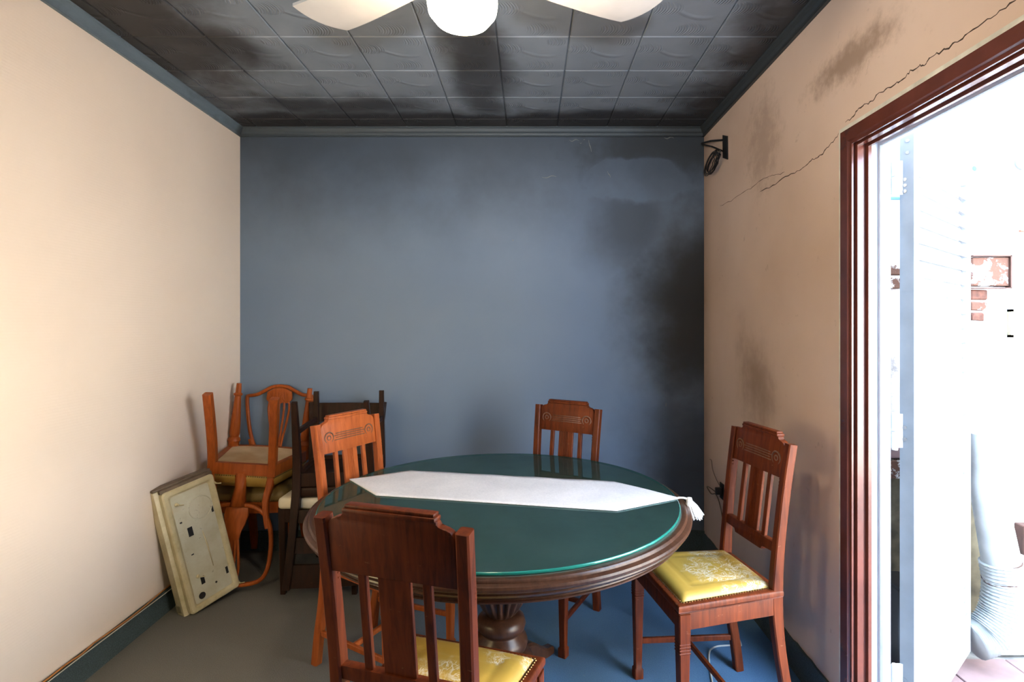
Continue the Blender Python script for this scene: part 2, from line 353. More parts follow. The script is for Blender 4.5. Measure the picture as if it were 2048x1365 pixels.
def smoothpath(pts, n=6, closed=False):
    P = [Vector(p) for p in pts]; out = []; N = len(P)
    rng = range(N if closed else N - 1)
    for i in rng:
        g = (lambda k: P[k % N]) if closed else (lambda k: P[max(0, min(N - 1, k))])
        a, b, c, d = g(i - 1), g(i), g(i + 1), g(i + 2)
        for j in range(n):
            u = j / n; out.append(0.5 * ((2 * b) + (-a + c) * u + (2 * a - 5 * b + 4 * c - d) * u * u + (-a + 3 * b - 3 * c + d) * u ** 3))
    if not closed: out.append(P[-1])
    return out
def tube(bm, pts, r, seg=8, cap=True, closed=False):
    pts = [Vector(p) for p in pts]; n = len(pts); rings = []; up = Vector((0.13, 0.21, 1)).normalized()
    for i, p in enumerate(pts):
        a = pts[(i - 1) % n] if (closed or i > 0) else p; b = pts[(i + 1) % n] if (closed or i < n - 1) else p
        tg = (b - a).normalized()
        u = up - tg * up.dot(tg)
        if u.length < 0.05: u = Vector((1, 0, 0)) - tg * tg.x
        u.normalize(); up = u; v = tg.cross(u); rr = r[i] if isinstance(r, (list, tuple)) else r
        rings.append([bm.verts.new(p + u * math.cos(2 * PI * k / seg) * rr + v * math.sin(2 * PI * k / seg) * rr) for k in range(seg)])
    for i in range(n if closed else n - 1):
        q = rings[(i + 1) % n]
        for k in range(seg): bm.faces.new((rings[i][k], rings[i][(k + 1) % seg], q[(k + 1) % seg], q[k]))
    if cap and not closed: bm.faces.new(rings[0]); bm.faces.new(rings[-1])
def lathe(bm, prof, seg=32, c=(0, 0, 0), flute=0, amp=0.0, frange=(0, 0)):
    rings = []
    for r, z in prof:
        if r < 1e-5: rings.append([bm.verts.new((c[0], c[1], c[2] + z))]); continue
        ring = []
        for k in range(seg):
            a = 2 * PI * k / seg; rr = r
            if flute and frange[0] <= z <= frange[1]: rr = r * (1 - amp * (0.5 + 0.5 * math.cos(a * flute)))
            ring.append(bm.verts.new((c[0] + rr * math.cos(a), c[1] + rr * math.sin(a), c[2] + z)))
        rings.append(ring)
    for a, b in zip(rings[:-1], rings[1:]):
        if len(a) == 1 and len(b) == 1: continue
        for k in range(seg):
            k2 = (k + 1) % seg
            if len(a) == 1: bm.faces.new((a[0], b[k], b[k2]))
            elif len(b) == 1: bm.faces.new((a[k], b[0], a[k2]))
            else: bm.faces.new((a[k], b[k], b[k2], a[k2]))
    for r in (rings[0], rings[-1]):
        if len(r) > 1: bm.faces.new(r)
def prism(bm, outline, axis, a0, a1, bev=0.0, f=None):
    """outline of 2-d points extruded along axis ('x','y','z') from a0 to a1"""
    def mk(u, v, w):
        return {'x': (w, u, v), 'y': (u, w, v), 'z': (u, v, w)}[axis]
    g = f or (lambda p: p)
    A = [bm.verts.new(g(mk(u, v, a0))) for u, v in outline]; Bv = [bm.verts.new(g(mk(u, v, a1))) for u, v in outline]
    fs = [bm.faces.new(A), bm.faces.new(Bv)]; n = len(A)
    for i in range(n): fs.append(bm.faces.new((A[i], A[(i + 1) % n], Bv[(i + 1) % n], Bv[i])))
    if bev:
        es = {e for ff in fs[:2] for e in ff.edges}
        bmesh.ops.bevel(bm, geom=list(es), offset=bev, segments=2, affect='EDGES', profile=0.5)
def cyl(bm, p0, p1, r, seg=12): tube(bm, [p0, p1], r, seg)

# ------------------------------------------------------------------ the room
XL, XR, YB, ZC = -1.804, 1.088, 3.40, 2.63
YR = -1.90
def xl(y): return XL + (YB - y) * 0.0272           # the left wall runs very slightly askew
# floor
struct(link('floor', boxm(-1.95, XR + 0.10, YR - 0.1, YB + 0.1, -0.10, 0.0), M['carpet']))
# left wall (with thickness), rear wall behind the camera, back wall
bm = B(); prism(bm, [(XL - 0.003, YB + 0.12), (xl(YR - 0.12), YR - 0.12), (xl(YR) - 0.15, YR - 0.12), (XL - 0.15, YB + 0.12)], 'z', 0.0, ZC)
wl = struct(link('wall_left', bm, M['wall_left']))
wb = struct(link('wall_back', boxm(XL, XR + 0.12, YB, YB + 0.15, 0.0, ZC), M['wall_back']))
wf = struct(link('wall_front', boxm(xl(YR), XR + 0.12, YR - 0.15, YR, 0.0, ZC), M['wall_back']))
# right wall around the door opening
DY0, DY1, DZ = 0.72, 1.896, 2.066
WT = 0.14
bm = B()
box(bm, XR, XR + WT, DY1, YB, 0, ZC); box(bm, XR, XR + WT, YR, DY0, 0, ZC); box(bm, XR, XR + WT, DY0, DY1, DZ, ZC)
wr = struct(link('wall_right', bm, M['wall_right']))
# ceiling board and its square tiles
TS, TX0, TY0, GAP = 0.309, -0.139, 3.243, 0.0035
ce = struct(link('ceiling', boxm(-1.95, XR + WT, YR - 0.15, YB + 0.15, ZC + 0.004, ZC + 0.12), M['ceil']))
def tile_mesh(w, d):
    bm = B(); z0 = ZC + 0.006; z1 = ZC - 0.006; b = 0.004
    a = [bm.verts.new((sx * w / 2, sy * d / 2, z0 - ZC)) for sx, sy in ((-1, -1), (1, -1), (1, 1), (-1, 1))]
    c = [bm.verts.new((sx * w / 2, sy * d / 2, -0.002)) for sx, sy in ((-1, -1), (1, -1), (1, 1), (-1, 1))]
    e = [bm.verts.new((sx * (w / 2 - b), sy * (d / 2 - b), -0.006)) for sx, sy in ((-1, -1), (1, -1), (1, 1), (-1, 1))]
    for p, q in ((a, c), (c, e)):
        for i in range(4): bm.faces.new((p[i], p[(i + 1) % 4], q[(i + 1) % 4], q[i]))
    bm.faces.new(e)
    me = bpy.data.meshes.new('ceiling_tile'); bmesh.ops.recalc_face_normals(bm, faces=bm.faces); bm.to_mesh(me); bm.free(); me.materials.append(M['tile']); return me
cache = {}
for i in range(-6, 5):
    for j in range(-1, 17):
        x0 = TX0 + i * TS; x1 = x0 + TS; y1 = TY0 - (j) * TS; y0 = y1 - TS
        x0 = max(x0, XL + 0.02); x1 = min(x1, XR - 0.012); y1 = min(y1, YB - 0.012); y0 = max(y0, YR)
        if x1 - x0 < 0.03 or y1 - y0 < 0.03: continue
        w, d = round(x1 - x0 - GAP, 4), round(y1 - y0 - GAP, 4)
        if (w, d) not in cache: cache[(w, d)] = tile_mesh(w, d)
        o = bpy.data.objects.new('ceiling_tile', cache[(w, d)]); COL.objects.link(o); o.parent = ce
        o.location = ((x0 + x1) / 2, (y0 + y1) / 2, ZC)
# cove mouldings
def cove_prof(): return [(0, 0), (0.036, 0), (0.036, -0.010), (0.030, -0.014), (0.022, -0.030), (0.012, -0.040), (0.010, -0.047), (0.014, -0.050), (0.014, -0.057), (0, -0.057)]
def cove(name, p0, p1, inward):
    bm = B(); rings = []
    for p in (p0, p1): rings.append([bm.verts.new((p[0] + inward[0] * a, p[1] + inward[1] * a, ZC - 0.002 + b)) for a, b in cove_prof()])
    n = len(rings[0])
    for k in range(n): bm.faces.new((rings[0][k], rings[0][(k + 1) % n], rings[1][(k + 1) % n], rings[1][k]))
    bm.faces.new(rings[0]); bm.faces.new(rings[1])
    return struct(link(name, bm, M['cove']))
cove('trim_1', (xl(YR), YR), (XL, YB), (1, 0)); cove('trim_2', (XL, YB), (XR, YB), (0, -1)); cove('trim_3', (XR, YB), (XR, YR), (-1, 0)); cove('trim_4', (XR, YR), (xl(YR), YR), (0, 1))
# carpet turned up the walls as skirting
def skirt(name, p0, p1, inward, h=0.105, th=0.012):
    bm = B(); n = 40; A = []
    for i in range(n + 1):
        u = i / n; x = p0[0] + (p1[0] - p0[0]) * u; y = p0[1] + (p1[1] - p0[1]) * u; dz = rnd.uniform(-0.004, 0.004); dt = rnd.uniform(-0.002, 0.003)
        pr = [(0, 0.0), (th + 0.012, 0.0), (th + 0.003 + dt, 0.016), (th + dt, h * 0.6), (th - 0.003 + dt, h + dz), (0, h + dz)]
        A.append([bm.verts.new((x + inward[0] * a, y + inward[1] * a, b)) for a, b in pr])
    for i in range(n):
        for k in range(6): bm.faces.new((A[i][k], A[i][(k + 1) % 6], A[i + 1][(k + 1) % 6], A[i + 1][k]))
    bm.faces.new(A[0]); bm.faces.new(A[-1])
    return struct(link(name, bm, M['skirt'], smooth='auto'))
skirt('baseboard_left', (xl(YR), YR), (XL, YB), (1, 0)); skirt('baseboard_back', (XL, YB), (XR, YB), (0, -1), 0.118)
skirt('baseboard_right', (XR, YB), (XR, DY1 + 0.02), (-1, 0)); skirt('baseboard_front', (XR, YR), (xl(YR), YR), (0, 1))

# cracks in the right wall: thin dark fissures following the plaster
def wall_pt(px, py):
    y = XR * 1091 / (px - 1059); return (y, EYE + (650 - py) / 1091 * y)
def fissure(pts, w, parent, name='crack', sub=4, jit=0.004):
    P = [wall_pt(*p) for p in pts]; Q = []
    for a, b in zip(P[:-1], P[1:]):
        for k in range(sub): u = k / sub; Q.append((a[0] + (b[0] - a[0]) * u + rnd.uniform(-jit, jit), a[1] + (b[1] - a[1]) * u + rnd.uniform(-jit, jit)))
    Q.append(P[-1]); bm = B(); rings = []
    for i, (y, z) in enumerate(Q):
        ww = w * rnd.uniform(0.4, 1.2) * (0.3 if i in (0, len(Q) - 1) else 1)
        rings.append([bm.verts.new((XR + dx, y, z + s)) for dx, s in ((-0.0006, -ww), (-0.0006, ww), (0.003, ww), (0.003, -ww))])
    for a, b in zip(rings[:-1], rings[1:]):
        for k in range(4): bm.faces.new((a[k], a[(k + 1) % 4], b[(k + 1) % 4], b[k]))
    return link(name, bm, M['crack'], parent)
fissure([(1678, 268), (1662, 288), (1645, 307), (1634, 318), (1622, 320), (1610, 332), (1598, 340), (1588, 346), (1565, 358), (1545, 372), (1520, 384)], 0.0020, wr)
fissure([(1570, 345), (1553, 350), (1537, 352), (1520, 362), (1505, 375), (1488, 384), (1462, 402), (1440, 412)], 0.0011, wr)
fissure([(1692, 245), (1707, 232), (1715, 220), (1730, 208), (1742, 205), (1755, 190), (1772, 178), (1790, 168), (1806, 158), (1822, 142), (1838, 131), (1848, 131), (1862, 113), (1880, 104), (1905, 90), (1930, 72), (1965, 48), (2000, 22), (2040, -8)], 0.0020, wr)
# chips in the blue wall
def chip(px, py, l, dx, dz, parent=wb):
    x = (px - 1059) / 1091 * YB; z = EYE + (650 - py) / 1091 * YB; bm = B(); n = 6; R = []
    for i in range(n + 1):
        u = i / n - 0.5; w = 0.0015 * (1 - abs(u) * 1.6) + 0.0003; cx = x + dx * l * u; cz = z + dz * l * u + 0.006 * math.sin(u * 7)
        R.append([bm.verts.new((cx + a * w * abs(dz) + 0, YB - b, cz + a * w * (abs(dx) + 0.2))) for a, b in ((-1, 0.0008), (1, 0.0008), (1, -0.002), (-1, -0.002))])
    for a, b in zip(R[:-1], R[1:]):
        for k in range(4): bm.faces.new((a[k], a[(k + 1) % 4], b[(k + 1) % 4], b[k]))
    link('paint_chip', bm, M['chip'], parent)
for c in ((1180, 292, 0.07, 0.25, -1), (1218, 349, 0.035, 0.5, -1), (1098, 354, 0.09, 1, 0.05), (1148, 281, 0.06, 1, 0), (1338, 276, 0.06, 1, 0), (1026, 481, 0.012, 0.3, -1), (1165, 283, 0.04, 0.8, 0.6), (1332, 810, 0.02, .1, 1)): chip(*c)

# ------------------------------------------------------------------ door frame and shutter in the right wall
X0 = XR
# stepped steel frame: profile in (x, depth into the opening)
prof = [(X0 - 0.008, 0.0), (X0 - 0.008, 0.040), (X0 + 0.000, 0.044), (X0 + 0.000, 0.054), (X0 + 0.006, 0.054), (X0 + 0.008, 0.045), (X0 + 0.014, 0.045), (X0 + 0.016, 0.060), (X0 + 0.036, 0.060), (X0 + 0.039, 0.053), (X0 + 0.047, 0.053), (X0 + 0.049, 0.066), (X0 + 0.060, 0.066), (X0 + 0.060, 0.0)]
def portal(name, prof, mat, parent, smooth=False):
    """profile (x, depth into the opening) carried up one jamb, mitred across the head and down the other"""
    bm = B(); R = []
    for f in (lambda a, b: (a, DY1 - b, 0.0), lambda a, b: (a, DY1 - b, DZ - b), lambda a, b: (a, DY0 + b, DZ - b), lambda a, b: (a, DY0 + b, 0.0)):
        R.append([bm.verts.new(f(a, b)) for a, b in prof])
    n = len(prof)
    for p, q in zip(R[:-1], R[1:]):
        for k in range(n): bm.faces.new((p[k], p[(k + 1) % n], q[(k + 1) % n], q[k]))
    bm.faces.new(R[0]); bm.faces.new(R[-1])
    return link(name, bm, mat, parent)
dr = bpy.data.objects.new('door_1', None); COL.objects.link(dr); struct(dr); dr['label'] = 'open doorway in the blush wall with brown steel frame and white aluminium shutter frame'
portal('door_frame', prof, M['door_brown'], dr)
portal('plaster_edge', [(X0 - 0.003, -0.016), (X0 - 0.003, 0.004), (X0 + 0.01, 0.004), (X0 + 0.01, -0.016)], M['bare_plaster'], dr)
portal('shutter_frame', [(X0 + 0.0605, 0.0), (X0 + 0.0605, 0.052), (X0 + 0.090, 0.052), (X0 + 0.090, 0.060), (X0 + 0.101, 0.060), (X0 + 0.101, 0.056), (X0 + 0.130, 0.056), (X0 + 0.130, 0.0)], M['alu'], dr)
portal('frame_groove', [(X0 + 0.0905, 0.0605), (X0 + 0.0905, 0.0615), (X0 + 0.1005, 0.0615), (X0 + 0.1005, 0.0605)], M['alu_grey'], dr)
link('threshold', boxm(X0, X0 + 0.16, DY0, DY1, -0.02, 0.012), M['concrete'], dr)

# louvred shutter leaf, local x along the leaf from the hinge, local y across its thickness
LW, LH = 0.785, 2.055
leaf = thing('shutter_door', 'white louvred aluminium shutter leaf swung open outside the doorway', 'shutter', (1.290, 1.862, -0.01), math.atan2(0.495, 0.592))
def st(x0, x1, z0, z1, mat=M['alu_leaf'], nm='frame_stile', lab=None): return link(nm, boxm(x0, x1, -0.017, 0.017, z0, z1, bev=0.002, seg=1), mat, leaf, label=lab)
st(-0.006, 0.060, 0, LH); st(LW - 0.045, LW, 0, LH); st(0.06, LW - 0.045, 0, 0.07, nm='frame_rail'); st(0.06, LW - 0.045, LH - 0.05, LH, nm='frame_rail')
link('edge_profile', boxm(-0.012, -0.0055, -0.022, 0.019, 0, LH + 0.01), M['alu_grey'], leaf, label='grey hinge-side edge of the leaf')
hs = B()
for z in (LH - 0.02, LH - 0.06, LH - 0.19, LH - 0.15, LH - 0.17, 1.02, 1.06, 0.2): cyl(hs, (-0.0118, 0.004 * (-1) ** int(z * 100), z), (-0.0145, 0.004 * (-1) ** int(z * 100), z), 0.006, 10)
link('screw', hs, M['screw'], leaf)
pitch = 0.0605; zz = 0.10; first = None
bm = B()
sec = [(0.010, 0.034), (0.013, 0.033), (-0.008, -0.030), (-0.013, -0.036), (-0.015, -0.034), (-0.011, -0.028)]
prism(bm, [(a, b) for a, b in sec], 'x', 0.055, LW - 0.040)
s0 = link('slat', bm, M['alu_leaf'], leaf, loc=(0, 0, zz))
for k in range(1, 32):
    if zz + k * pitch > LH - 0.06: break
    s = s0.copy(); COL.objects.link(s); s.parent = leaf; s.location = (0, 0, zz + k * pitch)
# handle and lock on the free stile
bm = B(); box(bm, LW - 0.035, LW - 0.010, 0.017, 0.024, 0.93, 1.08, bev=0.002, seg=1)
h_ = link('handle_plate', bm, M['screw'], leaf)
bm = B(); tube(bm, [(LW - 0.022, 0.02, 1.05), (LW - 0.022, 0.06, 1.05), (LW + 0.06, 0.07, 1.05), (LW + 0.085, 0.07, 1.04), (LW + 0.085, 0.07, 1.01)], 0.011, 8); link('handle', bm, M['handle'], leaf)
bm = B(); tube(bm, [(LW - 0.022, 0.02, 0.95), (LW + 0.02, 0.07, 0.95)], 0.004, 6); box(bm, LW + 0.0, LW + 0.06, 0.066, 0.072, 0.942, 0.958); link('latch_key', bm, M['handle'], leaf)
# hinges between the frame and the leaf
for z in (1.84, 0.975, 0.12):
    bm = B(); cyl(bm, (1.241, 1.853, z), (1.241, 1.853, z + 0.062), 0.009, 12); cyl(bm, (1.241, 1.853, z + 0.064), (1.241, 1.853, z + 0.126), 0.009, 12)
    box(bm, X0 + 0.128, 1.241, 1.858, 1.864, z + 0.005, z + 0.12); box(bm, 1.241, 1.276, 1.862, 1.868, z + 0.005, z + 0.12); link('hinge', bm, M['alu'], dr)

# ------------------------------------------------------------------ the yard outside
GZ = -0.10; YW = 2.54
yg = struct(link('floor_yard', boxm(X0 + WT, 4.2, -3.5, 6.0, GZ - 0.1, GZ - 0.012), M['concrete']))
bm = B(); box(bm, -0.147, 0.147, -0.147, 0.147, -0.012, 0.0, bev=0.003, seg=1)
p0 = link('paving_tile', bm, M['paving'], yg, loc=(X0 + WT + 0.15, 0.2, GZ))
for i in range(8):
    for j in range(8):
        if i == 0 and j == 0: continue
        o = p0.copy(); COL.objects.link(o); o.parent = yg; o.location = (X0 + WT + 0.15 + i * 0.3, 0.2 + j * 0.3, GZ + rnd.uniform(-0.002, 0.002))
yw = struct(link('wall_yard', boxm(X0 + WT, 4.2, YW, YW + 0.15, GZ - 0.05, 2.9), M['render']))
struct(link('wall_yard_side', boxm(3.6, 3.75, -3.5, YW, GZ - 0.05, 2.7), M['render']))
bm = B()
prism(bm, [(2.06, GZ), (3.55, GZ), (3.55, 0.09), (2.40, 0.075), (2.075, 0.06)], 'y', YW - 0.07, YW + 0.001, bev=0.004)
link('plinth', bm, M['concrete'], yw)
# exposed bricks in the yard wall
def ywp(px, py, y=YW): return ((px - 1059) / 1091 * y, EYE + (650 - py) / 1091 * y)
def brick(px0, py0, px1, py1, mat, proud=0.012):
    a = ywp(px0, py0); b = ywp(px1, py1); bm = B(); box(bm, a[0], b[0], YW - proud, YW + 0.01, b[1], a[1], bev=0.005, seg=1)
    for v in bm.verts: v.co += Vector((rnd.uniform(-1, 1), 0, rnd.uniform(-1, 1))) * 0.003
    link('brick', bm, mat, yw)
brick(1938, 516, 2012, 574, M['brick_flake'], 0.02); brick(1938, 580, 1972, 600, M['brick']); brick(1938, 604, 1970, 622, M['brick_flake']); brick(1940, 626, 1966, 642, M['brick'])
brick(1760, 530, 1806, 552, M['brick_flake']); brick(1760, 556, 1806, 578, M['brick_flake']); brick(1720, 890, 1830, 915, M['paving'], 0.03); brick(1720, 918, 1830, 955, M['brick_flake'], 0.03)
bm = B(); a = ywp(1936, 512); b = ywp(2013, 578)
for q in ((a[0], b[0], a[1] - 0.006, a[1]), (a[0], b[0], b[1], b[1] + 0.004), (b[0] - 0.006, b[0], b[1], a[1])): box(bm, q[0], q[1], YW - 0.03, YW + 0.001, q[2], q[3])
link('metal_surround', bm, M['rust'], yw)
a = ywp(1936, 1240); b = ywp(1962, 990)
bm = B(); prism(bm, [(1.99, 0.05), (2.10, 0.05), (2.12, 0.5), (2.05, 0.9), (1.97, 0.86)], 'y', YW - 0.006, YW + 0.001); link('bare_patch', bm, M['rough_render'], yw)
bm = B(); prism(bm, [(1.65, GZ), (1.80, GZ), (1.80, 0.75), (1.66, 0.75)], 'y', YW - 0.006, YW + 0.001); link('bare_patch', bm, M['rough_render'], yw)
# old downpipe with flexible elbow, standing against the yard wall
dct = thing('downpipe', 'pale stained downpipe with ribbed flexible elbow at its foot, beyond the shutter', 'pipe', (2.08, YW - 0.09, 0.2))
def L(x, y, z): return (x - 2.08, y - (YW - 0.09), z - 0.2)
bm = B(); tube(bm, [L(1.975, YW - 0.165, 0.93), L(1.99, YW - 0.165, 0.7), L(2.055, YW - 0.165, 0.36)], [0.052, 0.062, 0.070], 20); link('pipe_body', bm, M['duct'], dct, smooth='auto')
bm = B(); tube(bm, [L(2.052, YW - 0.165, 0.372), L(2.054, YW - 0.165, 0.364)], 0.073, 20); tube(bm, [L(2.06, YW - 0.165, 0.30), L(2.062, YW - 0.165, 0.292)], 0.076, 20); link('pipe_clamp', bm, M['rust'], dct)
P = smoothpath([L(2.055, YW - 0.165, 0.37), L(2.068, YW - 0.166, 0.26), L(2.050, YW - 0.166, 0.14), L(1.99, YW - 0.166, 0.055), L(1.925, YW - 0.166, 0.03)], 14)
bm = B(); tube(bm, P, [0.078 + (0.004 if i % 2 else -0.003) for i in range(len(P))], 20); link('flexible_elbow', bm, M['duct'], dct)
# small fittings on the yard wall
x, z = ywp(2036, 325); bm = B(); lathe(bm, [(0, 0), (0.038, 0), (0.038, 0.03), (0.030, 0.034), (0, 0.034)], 20)
o = link('outdoor_lamp', bm, M['screw'], smooth='auto', loc=(x + 0.02, YW + 0.002, z)); o.rotation_euler = (PI / 2, 0, 0); tag(o, 'round grey wall fitting high on the sunlit yard wall', 'wall fitting')  # unlit round fitting, like a vent
o = thing('meter_cabinet', 'small white flush cabinet with yellowed frame on the yard wall', 'cabinet', (ywp(2014, 650)[0] + 0.12, YW, ywp(2014, 675)[1]))
hgt = 0.13
link('door', boxm(-0.108, 0.14, -0.016, 0.002, 0.012, hgt - 0.012, bev=0.002, seg=1), M['alu'], o)
bm = B(); box(bm, -0.12, -0.108, -0.022, 0.002, 0, hgt); box(bm, -0.12, 0.15, -0.022, 0.002, 0, 0.011); box(bm, -0.12, 0.15, -0.022, 0.002, hgt - 0.011, hgt); link('frame', bm, M['paper'], o)
o = thing('socket_box', 'small brown metal box low on the yard wall', 'box', (ywp(2028, 1075)[0] + 0.055, YW, ywp(2028, 1103)[1]))
link('box_body', boxm(-0.055, 0.055, -0.05, 0.002, 0, 0.135, bev=0.004, seg=1), M['rust'], o)
link('lid', boxm(-0.050, 0.050, -0.058, -0.0505, 0.006, 0.129, bev=0.002, seg=1), M['door_brown'], o)
bm = B(); tube(bm, smoothpath([(-0.045, -0.02, 0.0), (-0.04, -0.015, -0.05), (0.0, -0.012, -0.085), (0.02, -0.01, -0.09)]), 0.003, 6); link('cable', bm, M['black'], o)
x, z = ywp(2040, 465); bm = B(); tube(bm, [(x, YW + 0.002, z - 0.03), (x, YW - 0.05, z - 0.03), (x, YW - 0.055, z - 0.07)], 0.008, 8); tube(bm, [(x, YW - 0.03, z - 0.03), (x, YW - 0.03, z)], 0.004, 6)
o = link('garden_tap', bm, M['screw']); tag(o, 'small tap with a red handle on the yard wall', 'tap'); bm = B(); box(bm, x - 0.03, x + 0.02, YW - 0.036, YW - 0.024, z - 0.004, z + 0.006, bev=0.002, seg=1); link('tap_handle', bm, M['red'], o)
x, z = ywp(1951, 336); bm = B(); tube(bm, [(x - 0.03, YW - 0.03, z - 0.012), (x + 0.012, YW - 0.03, z + 0.004)], 0.012, 10)
o = link('pipe_stub', bm, M['blue']); tag(o, 'short blue pipe stub with wire, above the exposed brick outside', 'pipe')
bm = B(); tube(bm, smoothpath([(x + 0.01, YW - 0.03, z + 0.01), (x + 0.02, YW - 0.02, z + 0.045), (x + 0.0, YW - 0.02, z + 0.07), (x - 0.02, YW - 0.01, z + 0.05), (x - 0.025, YW + 0.001, z + 0.03)]), 0.002, 5); link('wire', bm, M['wire_white'], o)
bm = B(); tube(bm, [(1.56, YW - 0.02, ywp(0, 397)[1]), (1.80, YW - 0.02, ywp(0, 397)[1])], 0.012, 10); tube(bm, [(1.58, YW - 0.02, ywp(0, 397)[1]), (1.58, YW + 0.003, ywp(0, 397)[1])], 0.008, 8)
o = link('water_pipe', bm, M['blue']); tag(o, 'short horizontal blue pipe glimpsed between door frame and shutter', 'pipe')
o = link('crate', boxm(1.575, 1.70, YW - 0.22, YW - 0.03, GZ, 0.27, bev=0.01), M['black']); tag(o, 'dark box on the yard floor glimpsed behind the shutter hinge', 'box')  # black block added where the gap behind the hinge is dark

# ------------------------------------------------------------------ dining chairs (slatted back)
def chair_parts(mat, padmat):
    """returns list of (name, bmesh, material, smooth)"""
    R = []
    for s in (-1, 1):
        bm = B()
        pts = smoothpath([(s * .160, -.038, 0), (s * .160, -.022, .12), (s * .160, .004, .27), (s * .160, .018, .40), (s * .160, .018, .50), (s * .161, .008, .64), (s * .164, -.012, .82), (s * .168, -.036, .985)], 4)
        n = len(pts); sweep(bm, pts, [0.034 - 0.004 * i / n for i in range(n)], [0.034 + 0.008 * math.exp(-((p.z - .45) / .12) ** 2) for p in pts], bev=0.004)
        for k in range(3):   # turned-in grooves below the crest read as thin proud beads
            z = .835 + k * .012; y = .018 - .054 * (z - .5) / .485; box(bm, s * .164 - .0165, s * .164 + .0165, y + .0085, y + .0195, z, z + .006, bev=0.0015, seg=1)
        R.append(('leg', bm, mat, 'auto'))
    for s in (-1, 1):
        bm = B(); x = s * .192; y = .382
        zs = [0, .035, .042, .08, .30, .40, .455]; ws = [.036, .036, .027, .028, .036, .040, .040]
        sweep(bm, [(x, y, z) for z in zs], ws, ws, bev=0.003)
        for k in range(4):
            z = .325 + k * .010; w = .0200; box(bm, x - w, x + w, y - w, y + w, z, z + .0055, bev=0.0015, seg=1)
        R.append(('leg', bm, mat, 'auto'))
    # seat frame: apron rails and moulded lip
    def trap(bm, rw, fw, y0, y1, z0, z1, inset, bev):
        o = [(-rw, y0), (rw, y0), (fw, y1), (-fw, y1)]; i = [(-rw + inset, y0 + inset), (rw - inset, y0 + inset), (fw - inset, y1 - inset), (-fw + inset, y1 - inset)]
        V = {}
        for nm, pl in (('o', o), ('i', i)):
            for zi, z in enumerate((z0, z1)): V[nm, zi] = [bm.verts.new((a, b, z)) for a, b in pl]
        fs = []
        for k in range(4):
            j = (k + 1) % 4
            fs += [bm.faces.new((V['o', 0][k], V['o', 0][j], V['o', 1][j], V['o', 1][k])), bm.faces.new((V['i', 0][k], V['i', 0][j], V['i', 1][j], V['i', 1][k])),
                   bm.faces.new((V['o', 0][k], V['o', 0][j], V['i', 0][j], V['i', 0][k])), bm.faces.new((V['o', 1][k], V['o', 1][j], V['i', 1][j], V['i', 1][k]))]
        es = [e for e in bm.edges if all(v in V['o', 1] or v in V['o', 0] for v in e.verts) and e.verts[0].co.z == e.verts[1].co.z and e.verts[0] in V['o', 0] + V['o', 1]]
        bmesh.ops.bevel(bm, geom=list(set(es)), offset=bev, segments=3, affect='EDGES', profile=0.5)
    bm = B(); trap(bm, .172, .206, .004, .397, .400, .458, .02, .002); R.append(('apron', bm, mat, 'auto'))
    bm = B(); trap(bm, .178, .214, .000, .406, .458, .486, .034, .009); R.append(('seat_frame', bm, mat, 'auto'))
    # upholstered pad
    bm = B(); N = 32; G = []
    for j in range(N + 1):
        row = []
        for i in range(N + 1):
            u = i / N * 2 - 1; v = j / N; y = .026 + v * .356; hw = .150 + (.188 - .150) * v
            e = min(1 - abs(u), 2 * min(v, 1 - v)) * 6; e = min(1, e); e = e * (2 - e)
            z = .486 + .016 * e + .004 * (1 - u * u)
            # stitched rectangle and cross seam pressed into the seat
            for lim in (.62,):
                if abs(abs(u) - lim) < .035 and abs(v - .5) < .33: z -= .0035
                if abs(abs(v * 2 - 1) - lim) < .035 and abs(u) < .64: z -= .0035
            row.append(bm.verts.new((u * hw, y, z)))
        G.append(row)
    for j in range(N):
        for i in range(N): bm.faces.new((G[j][i], G[j][i + 1], G[j + 1][i + 1], G[j + 1][i]))
    bd = [G[0][i] for i in range(N + 1)] + [G[j][N] for j in range(1, N + 1)] + [G[N][i] for i in range(N - 1, -1, -1)] + [G[j][0] for j in range(N - 1, 0, -1)]
    lo = [bm.verts.new((v.co.x, v.co.y, .470)) for v in bd]
    for k in range(len(bd)): bm.faces.new((bd[k], bd[(k + 1) % len(bd)], lo[(k + 1) % len(bd)], lo[k]))
    bm.faces.new(lo); R.append(('seat_pad', bm, padmat, True))
    # nail trim: row of dome nails on the three open sides
    bm = B()
    def nails(a, b, n):
        for k in range(n):
            u = (k + .5) / n; x = a[0] + (b[0] - a[0]) * u; y = a[1] + (b[1] - a[1]) * u
            lathe(bm, [(.0042, 0), (.0032, .0022), (0, .0032)], 6, (x, y, .4858))
    nails((-.154, .03), (-.193, .385), 34); nails((.154, .03), (.193, .385), 34); nails((-.193, .386), (.193, .386), 37); R.append(('nail_trim', bm, M['brass'], False))
    # back: crest rail, splats, lower rail. y of the back plane at height z
    yb = lambda z: .010 - .046 * (z - .62) / .365
    bm = B(); H = .985
    out = [(-.150, .862), (.150, .862), (.150, .965)]
    out += [(.150 - .030 * (1 - math.cos(a)) , .965 + .024 * math.sin(a)) for a in (0.4, 0.8, 1.2, PI / 2)]
    out += [(.112, .989), (.112, .998), (.106, 1.004), (-.106, 1.004), (-.112, .998), (-.112, .989)]
    out += [(-(.150 - .030 * (1 - math.cos(a))), .965 + .024 * math.sin(a)) for a in (PI / 2, 1.2, 0.8, 0.4)] + [(-.150, .965)]
    prism(bm, out, 'y', -.011, .011, bev=.0025, f=lambda p: (p[0], p[1] + yb(p[2]), p[2]))
    cap = [(-.106, -.016), (.106, -.016), (.106, .016), (-.106, .016)]
